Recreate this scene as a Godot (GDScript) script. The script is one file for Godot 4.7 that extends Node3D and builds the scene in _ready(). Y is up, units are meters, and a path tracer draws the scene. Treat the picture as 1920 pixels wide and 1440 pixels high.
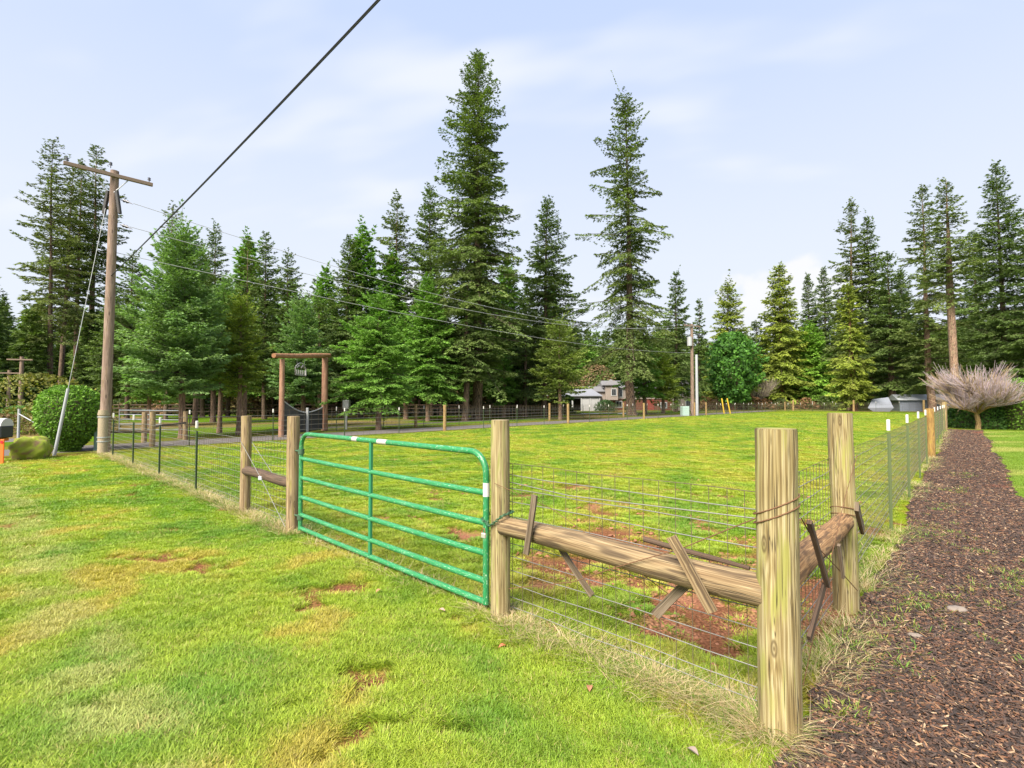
extends Node3D

# World: camera above the origin looking towards -z. The paddock has its near corner at CORNER; U runs along its
# right-hand fence, V along its front fence with the green gate. W(a, b, y) is a point a metres along U and b along V.
const CORNER := Vector3(1.30, 0.0, -2.44)
const U := Vector3(0.6749, 0.0, -0.7379)
const V := Vector3(-0.7379, 0.0, -0.6749)
const PADDOCK_LONG := 80.0
const PADDOCK_WIDE := 19.0

var used := {}
var mats := {}
var rng := RandomNumberGenerator.new()
var n_big := FastNoiseLite.new()
var n_mid := FastNoiseLite.new()
var n_fine := FastNoiseLite.new()
var n_mud := FastNoiseLite.new()

func W(a: float, b: float, y := 0.0) -> Vector3:
	return CORNER + U * a + V * b + Vector3(0, y, 0)

func ab(x: float, z: float) -> Vector2:
	var p := Vector3(x, 0, z) - CORNER
	return Vector2(p.dot(U), p.dot(V))

# ------------------------------------------------------------------ mesh building
class MB:
	var v := PackedVector3Array()
	var n := PackedVector3Array()
	var c := PackedColorArray()
	var t := PackedVector2Array()
	var col := Color.WHITE

	func tri(a: Vector3, b: Vector3, d: Vector3, out := Vector3.ZERO) -> void:
		var nn := (d - a).cross(b - a).normalized()
		if out != Vector3.ZERO and nn.dot(out) < 0.0:
			var k := b
			b = d
			d = k
			nn = -nn
		v.append(a); v.append(b); v.append(d)
		n.append(nn); n.append(nn); n.append(nn)
		c.append(col); c.append(col); c.append(col)
		t.append(Vector2.ZERO); t.append(Vector2.ZERO); t.append(Vector2.ZERO)

	func quad(a: Vector3, b: Vector3, d: Vector3, e: Vector3, out := Vector3.ZERO) -> void:
		var nn := (d - a).cross(b - a).normalized()
		if out != Vector3.ZERO and nn.dot(out) < 0.0:
			var k := b
			b = e
			e = k
			nn = -nn
		var lu := a.distance_to(b)
		var lv := a.distance_to(e)
		for q in [[a, Vector2(0, 0)], [b, Vector2(lu, 0)], [d, Vector2(lu, lv)], [a, Vector2(0, 0)], [d, Vector2(lu, lv)], [e, Vector2(0, lv)]]:
			v.append(q[0]); n.append(nn); c.append(col); t.append(q[1])

	func box(x: Transform3D, size: Vector3, bevel := 0.0) -> void:
		var h := size / 2
		var bx := minf(bevel, minf(h.x, minf(h.y, h.z)) * 0.9)
		for axis in 3:
			for s in [-1.0, 1.0]:
				var o := Vector3.ZERO
				o[axis] = s
				var i := (axis + 1) % 3
				var j := (axis + 2) % 3
				var p := []
				for q in [[-1, -1], [1, -1], [1, 1], [-1, 1]]:
					var w := Vector3.ZERO
					w[axis] = s * h[axis]
					w[i] = q[0] * (h[i] - bx)
					w[j] = q[1] * (h[j] - bx)
					p.append(x * w)
				quad(p[0], p[1], p[2], p[3], x.basis * o)
		if bx > 0.0:
			for axis in 3:
				var i := (axis + 1) % 3
				var j := (axis + 2) % 3
				for si in [-1.0, 1.0]:
					for sj in [-1.0, 1.0]:
						var p := []
						for q in [[-1, 0], [1, 0], [1, 1], [-1, 1]]:
							var w := Vector3.ZERO
							w[axis] = q[0] * (h[axis] - bx)
							w[i] = si * (h[i] if q[1] == 0 else h[i] - bx)
							w[j] = sj * (h[j] - bx if q[1] == 0 else h[j])
							p.append(x * w)
						var o := Vector3.ZERO
						o[i] = si
						o[j] = sj
						quad(p[0], p[1], p[2], p[3], x.basis * o)
			for sx in [-1.0, 1.0]:
				for sy in [-1.0, 1.0]:
					for sz in [-1.0, 1.0]:
						var a := x * Vector3(sx * h.x, sy * (h.y - bx), sz * (h.z - bx))
						var b := x * Vector3(sx * (h.x - bx), sy * h.y, sz * (h.z - bx))
						var d := x * Vector3(sx * (h.x - bx), sy * (h.y - bx), sz * h.z)
						tri(a, b, d, x.basis * Vector3(sx, sy, sz))

	# a smooth tube through the points p with radii r; rough makes the outline uneven
	func tube(p: Array, r: Array, sides := 8, caps := true, rough := 0.0, noise: FastNoiseLite = null) -> void:
		var rings := []
		var norms := []
		var side := Vector3.RIGHT
		var along := 0.0
		var lengths := []
		for i in p.size():
			var d: Vector3 = (p[mini(i + 1, p.size() - 1)] - p[maxi(i - 1, 0)]).normalized()
			if i == 0:
				side = d.cross(Vector3.UP if absf(d.y) < 0.9 else Vector3.RIGHT).normalized()
			else:
				along += p[i].distance_to(p[i - 1])
			side = (side - d * side.dot(d)).normalized()
			var up := d.cross(side)
			var ring := PackedVector3Array()
			var nor := PackedVector3Array()
			for k in sides + 1:
				var an := TAU * float(k % sides) / sides
				var o := side * cos(an) + up * sin(an)
				var rr: float = r[i]
				if noise:
					rr *= 1.0 + rough * noise.get_noise_3d(o.x * 40.0, o.y * 40.0 + along * 30.0, o.z * 40.0 + p[0].x * 50.0)
				ring.append(p[i] + o * rr)
				nor.append(o)
			rings.append(ring)
			norms.append(nor)
			lengths.append(along)
		for i in p.size() - 1:
			for k in sides:
				var q := [[i, k], [i, k + 1], [i + 1, k + 1], [i, k], [i + 1, k + 1], [i + 1, k]]
				var a: Vector3 = rings[i][k]
				var b: Vector3 = rings[i][k + 1]
				var e: Vector3 = rings[i + 1][k + 1]
				if (e - a).cross(b - a).dot(norms[i][k]) < 0.0:
					q = [[i, k], [i + 1, k + 1], [i, k + 1], [i, k], [i + 1, k], [i + 1, k + 1]]
				for w in q:
					v.append(rings[w[0]][w[1]])
					n.append(norms[w[0]][w[1]])
					c.append(col)
					t.append(Vector2(float(w[1]) / sides, lengths[w[0]]))
		if caps:
			for e in [0, p.size() - 1]:
				var out: Vector3 = (p[0] - p[1]) if e == 0 else (p[-1] - p[-2])
				var ps: Vector3 = p[e]
				for k in sides:
					var at0 := v.size()
					tri(ps, rings[e][k], rings[e][k + 1], out)
					var a1 := TAU * k / sides
					for w in 3:
						t[at0 + w] = Vector2(0.02 + 0.005 * w, 0.01)

	func mesh() -> ArrayMesh:
		var a := []
		a.resize(Mesh.ARRAY_MAX)
		a[Mesh.ARRAY_VERTEX] = v
		if n.size() == v.size():
			a[Mesh.ARRAY_NORMAL] = n
		a[Mesh.ARRAY_COLOR] = c
		if t.size() == v.size():
			a[Mesh.ARRAY_TEX_UV] = t
		var m := ArrayMesh.new()
		if v.size():
			m.add_surface_from_arrays(Mesh.PRIMITIVE_TRIANGLES, a)
		return m

# ------------------------------------------------------------------ naming
func numbered(called: String) -> String:
	if not used.has(called):
		used[called] = 0
		return called
	used[called] += 1
	return "%s_%03d" % [called, used[called]]

func tag(o: Node, label := "", category := "", group := "", kind := "") -> void:
	if label: o.set_meta("label", label)
	if category: o.set_meta("category", category)
	if group: o.set_meta("group", group)
	if kind: o.set_meta("kind", kind)

func thing(called: String, label: String, category: String, at := Vector3.ZERO, turn := 0.0, group := "") -> Node3D:
	var o := Node3D.new()
	o.name = numbered(called)
	add_child(o)
	o.position = at
	o.rotation.y = turn
	tag(o, label, category, group)
	return o

func part(called: String, m: Mesh, mat: Material, parent: Node) -> MeshInstance3D:
	var o := MeshInstance3D.new()
	o.name = numbered(called) if parent == self else called
	o.mesh = m
	o.material_override = null
	for i in m.get_surface_count():
		o.set_surface_override_material(i, mat)
	o.cast_shadow = GeometryInstance3D.SHADOW_CASTING_SETTING_ON
	parent.add_child(o, true)
	return o

func setting(called: String, m: Mesh, mat: Material) -> MeshInstance3D:
	var o := part(called, m, mat, self)
	tag(o, "", "", "", "structure")
	return o

func copies(called: String, m: Mesh, mat: Material, xs: Array, cols: PackedColorArray, parent: Node, label := "", category := "") -> MultiMeshInstance3D:
	var mm := MultiMesh.new()
	mm.transform_format = MultiMesh.TRANSFORM_3D
	mm.use_colors = true
	mm.mesh = m
	mm.instance_count = xs.size()
	for i in xs.size():
		mm.set_instance_transform(i, xs[i])
		mm.set_instance_color(i, cols[i])
	var o := MultiMeshInstance3D.new()
	o.name = numbered(called) if parent == self else called
	o.multimesh = mm
	o.material_override = mat
	parent.add_child(o, true)
	tag(o, label, category, "", "stuff")
	return o

# ------------------------------------------------------------------ materials and textures
func mat(key: String, lin: Color, rough := 0.8, metal := 0.0, tex: Texture2D = null, vertex := false) -> StandardMaterial3D:
	if mats.has(key):
		return mats[key]
	var m := StandardMaterial3D.new()
	m.resource_name = key
	m.albedo_color = lin.linear_to_srgb()
	m.roughness = rough
	m.metallic = metal
	m.albedo_texture = tex
	m.vertex_color_use_as_albedo = vertex
	m.cull_mode = BaseMaterial3D.CULL_DISABLED
	mats[key] = m
	return m

func image_texture(w: int, h: int, fn: Callable) -> ImageTexture:
	var data := PackedByteArray()
	data.resize(w * h * 3)
	for y in h:
		for x in w:
			var c: Color = fn.call(float(x) / w, float(y) / h)
			var k := (y * w + x) * 3
			data[k] = int(clampf(c.r, 0, 1) * 255)
			data[k + 1] = int(clampf(c.g, 0, 1) * 255)
			data[k + 2] = int(clampf(c.b, 0, 1) * 255)
	return ImageTexture.create_from_image(Image.create_from_data(w, h, false, Image.FORMAT_RGB8, data))

func noise_of(seed_: int, freq: float, oct := 3) -> FastNoiseLite:
	var n := FastNoiseLite.new()
	n.seed = seed_
	n.frequency = freq
	n.noise_type = FastNoiseLite.TYPE_SIMPLEX_SMOOTH
	n.fractal_octaves = oct
	return n

# round timber: grain along v, algae, checks and knots; tiles round the trunk; v covers 1.6 m
func timber(seed_: int, base: Color, pale: Color, dark: Color, algae: Color, algae_much: float, cracks: float, knots: Array) -> ImageTexture:
	var g := noise_of(seed_, 1.0, 3)
	var s := noise_of(seed_ + 7, 1.0, 2)
	return image_texture(256, 512, func(u: float, w: float) -> Color:
		var x := cos(u * TAU)
		var y := sin(u * TAU)
		var bend := 0.0
		var knot := 0.0
		for k in knots:
			var du := absf(u - k[0])
			du = minf(du, 1.0 - du) * 4.0
			var dv: float = (w - k[1]) * 9.0
			var dd := sqrt(du * du * 4.0 + dv * dv)
			bend += exp(-dd * dd * 2.2) * 0.5
			if dd < 0.24:
				knot = maxf(knot, 0.62 + 0.3 * sin(dd * 42.0 + 1.2) - dd)
		var grain := g.get_noise_3d(x * 7.0 + bend, y * 7.0, w * 2.2 + bend * 2.0)
		var fine := g.get_noise_3d(x * 22.0 + 9.0, y * 22.0, w * 4.0)
		var blotch := s.get_noise_3d(x * 1.3, y * 1.3, w * 4.0)
		var c := base.lerp(pale, smoothstep(-0.35, 0.5, grain * 0.7 + fine * 0.3 + blotch * 0.4))
		c = c.lerp(dark, smoothstep(0.18, 0.75, -grain * 0.8 - fine * 0.45 - blotch * 0.3) * 0.7)
		c = c.lerp(algae, clampf(smoothstep(0.25 - algae_much, 0.75 - algae_much, blotch + fine * 0.5) * 0.75, 0, 1))
		var ck := absf(g.get_noise_3d(x * 5.0 + 30.0, y * 5.0, w * 0.9 + blotch * 0.06))
		c = c.lerp(dark * 0.45, smoothstep(0.05, 0.0, ck) * cracks * smoothstep(0.0, 0.3, s.get_noise_3d(x * 2.0 + 8.0, y * 2.0, w * 5.0 + 5.0) + 0.15))
		c = c.lerp(dark * 0.8, knot * 0.75)
		return c * (1.0 + fine * 0.16))

func bark(seed_: int, light: Color, dark: Color, moss: Color) -> ImageTexture:
	var g := noise_of(seed_, 1.0, 3)
	return image_texture(128, 256, func(u: float, w: float) -> Color:
		var x := cos(u * TAU)
		var y := sin(u * TAU)
		var ridge := absf(g.get_noise_3d(x * 6.0, y * 6.0, w * 3.0))
		var c := dark.lerp(light, smoothstep(0.02, 0.32, ridge))
		return c.lerp(moss, smoothstep(0.1, 0.5, g.get_noise_3d(x * 2.0, y * 2.0, w * 4.0 + 20.0)) * 0.5))

func speckle(seed_: int, lo: float, freq: float) -> ImageTexture:
	var n := noise_of(seed_, freq, 4)
	n.domain_warp_enabled = false
	var size := 256
	return image_texture(size, size, func(u: float, w: float) -> Color:
		# four shifted samples blended so that the tile closes
		var x := u * size
		var y := w * size
		var a := n.get_noise_2d(x, y) * (1 - u) * (1 - w) + n.get_noise_2d(x - size, y) * u * (1 - w) + n.get_noise_2d(x, y - size) * (1 - u) * w + n.get_noise_2d(x - size, y - size) * u * w
		var k := clampf(0.5 + a * 1.1, 0, 1)
		var l := lerpf(lo, 1.0, k)
		return Color(l, l, l))

func foliage(key: String) -> StandardMaterial3D:
	if mats.has(key):
		return mats[key]
	var m := mat(key, Color.WHITE, 0.75, 0.0, null, true)
	m.backlight_enabled = true
	m.backlight = Color(0.75, 0.8, 0.5)
	return m

# ------------------------------------------------------------------ ground
func front_lawn_end(b: float) -> float:
	return 18.6 + 0.0 * b

func mulch_edge(a: float) -> float:          # b of the edge away from the fence
	return -1.32 - 0.16 * n_mid.get_noise_1d(a * 0.9) - 0.1 * n_fine.get_noise_1d(a * 2.2)

func mulch_inner(a: float) -> float:
	return -0.16 - 0.13 * n_mid.get_noise_1d(a * 1.6 + 90.0) - 0.06 * n_fine.get_noise_1d(a * 3.0)

func in_mulch(q: Vector2) -> bool:
	return q.x < 33.0 and q.y < mulch_inner(q.x) and q.y > mulch_edge(q.x)

# how much bare, trampled soil there is at a place in the paddock (0..1)
func mud_at(q: Vector2, x: float, z: float) -> float:
	var near := exp(-pow((q.x - 1.7) / 1.5, 2.0) - pow((q.y - 1.0) / 1.5, 2.0))
	var track := exp(-pow((q.x - 3.0) / 3.4, 2.0) - pow((q.y - 2.6) / 4.2, 2.0))
	var n := n_mud.get_noise_2d(x * 7.0, z * 7.0) * 0.5 + 0.5 + 0.35 * n_fine.get_noise_2d(x * 2.6, z * 2.6)
	return clampf(smoothstep(0.58, 0.74, n * 0.74 + near * 0.36 + track * 0.14), 0, 1)

func lawn_bare(x: float, z: float) -> float:
	var n := n_mud.get_noise_2d(x * 6.0 + 300.0, z * 12.0) * 0.5 + 0.5 + 0.28 * n_fine.get_noise_2d(x * 3.0, z * 3.0 + 50.0)
	return smoothstep(0.69, 0.78, n)

func grass_color(x: float, z: float, lawn: bool) -> Color:
	var m := n_mid.get_noise_2d(x * 5.2, z * 5.2)
	var k := n_big.get_noise_2d(x * 2.0 + 40.0, z * 2.0)
	var f := n_fine.get_noise_2d(x * 2.0, z * 2.0)
	var green := Color(0.15, 0.285, 0.02)
	var lime := Color(0.31, 0.40, 0.03)
	var gold := Color(0.47, 0.38, 0.065)
	var c := green.lerp(lime, smoothstep(-0.55, 0.25, m + k * 0.6 + f * 0.3))
	c = c.lerp(gold, smoothstep(0.20, 0.50, m * 0.75 + f * 0.5 + (k * 0.4 if lawn else k * 0.5 + 0.02)) * (0.85 if lawn else 0.5))
	if lawn:
		# dry wheel track left by the mower, parallel to the front fence
		var q := ab(x, z)
		c = c.lerp(Color(0.45, 0.44, 0.16), smoothstep(0.34, 0.08, absf(q.x + 2.2 + 0.08 * m)) * 0.6 * smoothstep(-0.3, 0.2, f + 0.1))
	return c

const SOIL := Color(0.30, 0.13, 0.07)
const WET := Color(0.48, 0.22, 0.13)

func ground_color(x: float, z: float) -> Color:
	var q := ab(x, z)
	var g: Color
	var f := n_fine.get_noise_2d(x * 1.5, z * 1.5)
	if q.x > 0.0 and q.x < PADDOCK_LONG and q.y > 0.0 and q.y < PADDOCK_WIDE:
		g = grass_color(x, z, false)
		if -z < 30.0:
			g = g.lerp(SOIL.lerp(WET, smoothstep(-0.1, 0.3, f)), mud_at(q, x, z))
	elif q.y >= PADDOCK_WIDE and q.y < 24.0:
		g = grass_color(x, z, false).lerp(Color(0.16, 0.11, 0.055), 0.55 + 0.3 * f)
	elif q.y >= 24.0 or q.x >= PADDOCK_LONG:
		var d := n_mid.get_noise_2d(x * 0.8, z * 0.8)
		g = Color(0.15, 0.27, 0.022).lerp(Color(0.30, 0.23, 0.09), smoothstep(-0.25, 0.35, d))
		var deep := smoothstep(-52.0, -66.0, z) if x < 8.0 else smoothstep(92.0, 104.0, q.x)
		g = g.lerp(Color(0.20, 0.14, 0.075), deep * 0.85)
	elif q.y > front_lawn_end(q.x) and q.x < 0.5:
		g = Color(0.13, 0.08, 0.03).lerp(Color(0.17, 0.19, 0.02), smoothstep(-0.1, 0.2, n_mid.get_noise_2d(x * 5.0, z * 5.0)))
	elif q.y < -1.2 and q.x > -2.0:
		g = Color(0.20, 0.32, 0.03).lerp(Color(0.40, 0.42, 0.11), smoothstep(-0.2, 0.4, n_mid.get_noise_2d(x * 1.2, z * 4.0)))
	else:
		g = grass_color(x, z, true)
		g = g.lerp(SOIL, lawn_bare(x, z))
	if in_mulch(q):
		g = Color(0.045, 0.025, 0.017)
	return g

func ground_height(x: float, z: float) -> float:
	var q := ab(x, z)
	var far := 1.0 - smoothstep(14.0, 30.0, -z)
	if q.y > 18.0:
		return 0.0
	if q.x > 0.0 and q.y > 0.0:
		var edge := smoothstep(0.0, 0.6, minf(q.x, q.y))
		return edge * far * (0.03 * n_mid.get_noise_2d(x * 6.0, z * 6.0) + 0.02 * n_fine.get_noise_2d(x * 3.0, z * 3.0) - 0.035 * mud_at(q, x, z))
	if q.y < 0.05:
		return 0.0
	return far * smoothstep(0.0, 0.4, -q.x) * (0.018 * n_mid.get_noise_2d(x * 4.0, z * 4.0) - 0.02 * lawn_bare(x, z))

func build_ground() -> void:
	var xs := PackedFloat32Array()
	var zs := PackedFloat32Array()
	var x := -9.0
	var left := []
	var step := 0.11
	while x > -420.0:
		step *= 1.045
		x -= step
		left.push_front(x)
	xs.append_array(PackedFloat32Array(left))
	x = -9.0
	while x < 7.0:
		xs.append(x)
		x += 0.11
	step = 0.11
	while x < 420.0:
		xs.append(x)
		step *= 1.045
		x += step
	var z := 12.0
	while z > -1.2:
		zs.append(z)
		z -= 0.9
	z = -1.2
	step = 0.075
	while z > -520.0:
		zs.append(z)
		step *= 1.018 if z > -60.0 else 1.06
		z -= step
	var nx := xs.size()
	var nz := zs.size()
	var v := PackedVector3Array()
	var c := PackedColorArray()
	var idx := PackedInt32Array()
	v.resize(nx * nz)
	c.resize(nx * nz)
	for j in nz:
		for i in nx:
			v[j * nx + i] = Vector3(xs[i], ground_height(xs[i], zs[j]), zs[j])
			c[j * nx + i] = ground_color(xs[i], zs[j])
	for j in nz - 1:
		for i in nx - 1:
			var k := j * nx + i
			for w in [k, k + nx, k + 1, k + 1, k + nx, k + nx + 1]:
				idx.append(w)
	var st := SurfaceTool.new()
	var a := []
	a.resize(Mesh.ARRAY_MAX)
	a[Mesh.ARRAY_VERTEX] = v
	a[Mesh.ARRAY_COLOR] = c
	a[Mesh.ARRAY_INDEX] = idx
	var raw := ArrayMesh.new()
	raw.add_surface_from_arrays(Mesh.PRIMITIVE_TRIANGLES, a)
	st.create_from(raw, 0)
	st.generate_normals()
	var m := mat("ground", Color.WHITE, 0.95, 0.0, speckle(5, 0.45, 0.12), true)
	m.uv1_triplanar = true
	m.uv1_world_triplanar = true
	m.uv1_scale = Vector3.ONE * 1.1
	m.specular_mode = BaseMaterial3D.SPECULAR_DISABLED
	setting("ground", st.commit(), m)

# a strip of ground between two edges given as functions of the way along it
func strip_mesh(a0: float, a1: float, step: float, lo: Callable, hi: Callable, across: int, y: float, bump: float, grow := 1.0) -> ArrayMesh:
	var st := SurfaceTool.new()
	st.begin(Mesh.PRIMITIVE_TRIANGLES)
	st.set_smooth_group(0)
	var rows := []
	var a := a0
	while true:
		var row := []
		for k in across + 1:
			var b: float = lerpf(lo.call(a), hi.call(a), float(k) / across)
			var p := W(a, b)
			var side := minf(k, across - k) / float(across)
			p.y = y * smoothstep(0.0, 0.12, side) - 0.006 * (1.0 - smoothstep(0.0, 0.08, side)) + bump * smoothstep(0.0, 0.2, side) * (n_fine.get_noise_2d(p.x * 4.0, p.z * 4.0) + 0.7 * n_mid.get_noise_2d(p.x * 3.0, p.z * 3.0))
			row.append(p)
		rows.append(row)
		if a >= a1:
			break
		a = minf(a + step, a1)
		step *= grow
	for i in rows.size() - 1:
		for k in across:
			for w in [rows[i][k], rows[i + 1][k], rows[i][k + 1], rows[i][k + 1], rows[i + 1][k], rows[i + 1][k + 1]]:
				st.add_vertex(w)
	st.generate_normals()
	return st.commit()

# ------------------------------------------------------------------ grass and litter
func tuft_mesh(seed_: int, blades: int, spread: float, h: float, w: float, lean: float) -> ArrayMesh:
	var r := RandomNumberGenerator.new()
	r.seed = seed_
	var b := MB.new()
	for i in blades:
		var an := r.randf() * TAU
		var p := Vector3(cos(an), 0, sin(an)) * spread * sqrt(r.randf())
		var d := Vector3(cos(an + r.randf_range(-1, 1)), 0, sin(an + r.randf_range(-1, 1)))
		var hh := h * r.randf_range(0.55, 1.15)
		var ln := lean * r.randf_range(0.2, 1.3) * hh
		var s := d.rotated(Vector3.UP, PI / 2 + r.randf_range(-0.6, 0.6)) * w * 0.5
		var sh := r.randf_range(0.8, 1.2)
		b.col = Color(sh * r.randf_range(0.9, 1.12), sh, sh * 0.9)
		var mid := p + Vector3(0, hh * 0.62, 0) + d * ln * 0.4
		var tip := p + Vector3(0, hh, 0) + d * ln
		b.quad(p - s, p + s, mid + s * 0.75, mid - s * 0.75)
		b.tri(mid - s * 0.75, mid + s * 0.75, tip)
	return b.mesh()

func scatter_grass() -> void:
	var blade := foliage("grass_blade")
	blade.roughness = 0.6
	var fine := [tuft_mesh(1, 18, 0.04, 0.024, 0.0042, 1.1), tuft_mesh(2, 18, 0.045, 0.028, 0.004, 1.5)]
	var coarse := [tuft_mesh(3, 14, 0.11, 0.05, 0.012, 1.2), tuft_mesh(4, 14, 0.13, 0.055, 0.013, 1.5)]
	# front lawn
	var sets := [[], [], [], []]
	var cols := [PackedColorArray(), PackedColorArray(), PackedColorArray(), PackedColorArray()]
	rng.seed = 11
	for i in 150000:
		var d := 1.75 * pow(17.5 / 1.75, rng.randf())
		var x := rng.randf_range(-1.12, 0.75) * d
		var z := -d
		var q := ab(x, z)
		if q.x > -0.02 or q.y < -0.12 or q.y > 18.5:
			continue
		if rng.randf() < lawn_bare(x, z) * 0.93:
			continue
		var near := d < 6.5
		if not near and rng.randf() > 0.45:
			continue
		var k := (0 if near else 2) + (i % 2)
		var lush := n_mid.get_noise_2d(x * 2.5 + 9.0, z * 2.5)
		var s := (0.72 + 0.35 * lush + rng.randf() * 0.35) * (1.0 if near else 0.42 + d * 0.025)
		if near:
			s *= 1.0 + d * 0.05
		var t := Transform3D(Basis(Vector3.UP, rng.randf() * TAU).scaled(Vector3(s, s * rng.randf_range(0.6, 1.15), s)), Vector3(x, ground_height(x, z) - 0.004, z))
		sets[k].append(t)
		var c := grass_color(x, z, true)
		var v := rng.randf_range(0.75, 1.25)
		if rng.randf() < 0.07:
			c = c.lerp(Color(0.42, 0.33, 0.13), 0.7)
		cols[k].append(Color(c.r * v, c.g * v, c.b * v))
	for k in 4:
		copies("lawn_grass", (fine + coarse)[k], blade, sets[k], cols[k], self, "short mown grass of the front lawn before the gate", "grass")
	# paddock
	sets = [[], [], [], []]
	cols = [PackedColorArray(), PackedColorArray(), PackedColorArray(), PackedColorArray()]
	rng.seed = 12
	for i in 210000:
		var d := 2.5 * pow(60.0 / 2.5, rng.randf())
		var x := rng.randf_range(-0.75, 1.1) * d
		var z := -d
		var q := ab(x, z)
		if q.x < 0.02 or q.y < 0.02 or q.y > 18.9 or q.x > 79.0:
			continue
		if d < 30.0 and rng.randf() < mud_at(q, x, z) * 0.985:
			continue
		var near := d < 8.0
		var k := (0 if near else 2) + (i % 2)
		var tuf := n_fine.get_noise_2d(x * 2.0, z * 2.0)
		var s := (0.8 + 0.4 * tuf + rng.randf() * 0.4) * (1.05 + d * 0.03 if near else 0.40 + d * 0.018)
		var t := Transform3D(Basis(Vector3.UP, rng.randf() * TAU).scaled(Vector3(s, s * rng.randf_range(0.45, 1.0), s)), Vector3(x, ground_height(x, z) - 0.004, z))
		sets[k].append(t)
		var c := grass_color(x, z, false)
		var v := rng.randf_range(0.7, 1.25)
		if rng.randf() < 0.08:
			c = c.lerp(Color(0.40, 0.30, 0.13), 0.7)
		cols[k].append(Color(c.r * v, c.g * v, c.b * v))
	for k in 4:
		copies("paddock_grass", (fine + coarse)[k], blade, sets[k], cols[k], self, "grazed tufty grass inside the wire-fenced paddock", "grass")
	# long dry grass under the fences
	var tall := [tuft_mesh(21, 22, 0.06, 0.085, 0.004, 1.6), tuft_mesh(22, 18, 0.08, 0.11, 0.0036, 2.2)]
	sets = [[], []]
	cols = [PackedColorArray(), PackedColorArray()]
	rng.seed = 13
	for i in 3500:
		var along := rng.randf()
		var p: Vector3
		var keep := 1.0
		if i % 5 < 3:
			var b := 19.0 * pow(along, 1.6)
			p = W(rng.randfn(-0.04, 0.07), b)
			if b > 2.05 and b < 5.2:
				keep = 0.18
			keep *= smoothstep(-0.55, 0.1, n_mid.get_noise_1d(b * 9.0)) if b < 2.1 else 1.0
		else:
			var a := 34.0 * pow(along, 1.7)
			p = W(a, rng.randfn(-0.05, 0.07))
			keep *= smoothstep(-0.25, 0.25, n_mid.get_noise_1d(a * 6.0 + 70.0))
			if a > 2.3 and a < 5.0:
				keep = maxf(keep, 0.7)
		if p.z > -1.7 or rng.randf() > keep:
			continue
		var s := rng.randf_range(0.45, 1.0) * (1.0 + 0.02 * -p.z)
		var k := i % 2
		p.y = -0.005
		sets[k].append(Transform3D(Basis(Vector3.UP, rng.randf() * TAU).scaled(Vector3(s, s * rng.randf_range(0.45, 1.0), s)), p))
		var dry := rng.randf()
		var c := Color(0.62, 0.48, 0.30) if dry < 0.62 else (Color(0.38, 0.36, 0.12) if dry < 0.75 else Color(0.15, 0.27, 0.02))
		cols[k].append(c * rng.randf_range(0.75, 1.2))
	for k in 2:
		copies("dry_grass", tall[k], blade, sets[k], cols[k], self, "long straw-coloured dry grass growing along the wire fences", "grass")
	# green tufts on the mulch
	sets = []
	cols = [PackedColorArray()]
	var spots := [[5.1, -0.42, 0.34, 90], [2.6, -0.5, 0.22, 40], [2.15, -0.38, 0.28, 70], [1.2, -0.22, 0.2, 60], [3.6, -1.0, 0.16, 40], [3.3, -1.15, 0.2, 60], [4.0, -1.22, 0.18, 50], [7.2, -0.5, 0.2, 40], [9.0, -0.6, 0.25, 40], [11.5, -0.7, 0.3, 40], [3.1, -0.75, 0.07, 14], [2.6, -0.82, 0.06, 10], [4.4, -0.75, 0.1, 14], [0.35, -0.2, 0.08, 20], [1.9, -0.75, 0.05, 6], [1.55, -1.0, 0.07, 10]]
	for s in spots:
		for i in int(s[3] * 0.6):
			var p := W(s[0] + rng.randfn(0, s[2]), s[1] + rng.randfn(0, s[2] * 0.55))
			var k := rng.randf_range(0.8, 1.7)
			p.y = 0.012
			sets.append(Transform3D(Basis(Vector3.UP, rng.randf() * TAU).scaled(Vector3(k, k * rng.randf_range(0.6, 1.2), k)), p))
			var c := Color(0.12, 0.26, 0.03).lerp(Color(0.30, 0.30, 0.05), rng.randf())
			cols[0].append(c)
	copies("mulch_grass", fine[1], blade, sets, cols[0], self, "stray green grass tufts growing through the bark mulch", "grass")
	# right-hand lawn
	sets = []
	cols = [PackedColorArray()]
	for i in 16000:
		var d := 7.0 * pow(4.2, rng.randf())
		var x := rng.randf_range(0.85, 1.1) * d
		var q := ab(x, -d)
		if q.y > mulch_edge(q.x) - 0.02 or q.y < -9.0 or q.x > 33.0:
			continue
		var s := rng.randf_range(0.5, 0.9) * (0.45 + d * 0.02)
		sets.append(Transform3D(Basis(Vector3.UP, rng.randf() * TAU).scaled(Vector3(s, s, s)), Vector3(x, -0.004, -d)))
		var c := ground_color(x, -d)
		cols[0].append(c * rng.randf_range(0.8, 1.2))
	copies("side_lawn_grass", coarse[0], blade, sets, cols[0], self, "pale mown grass of the lawn right of the mulch path", "grass")

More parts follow.
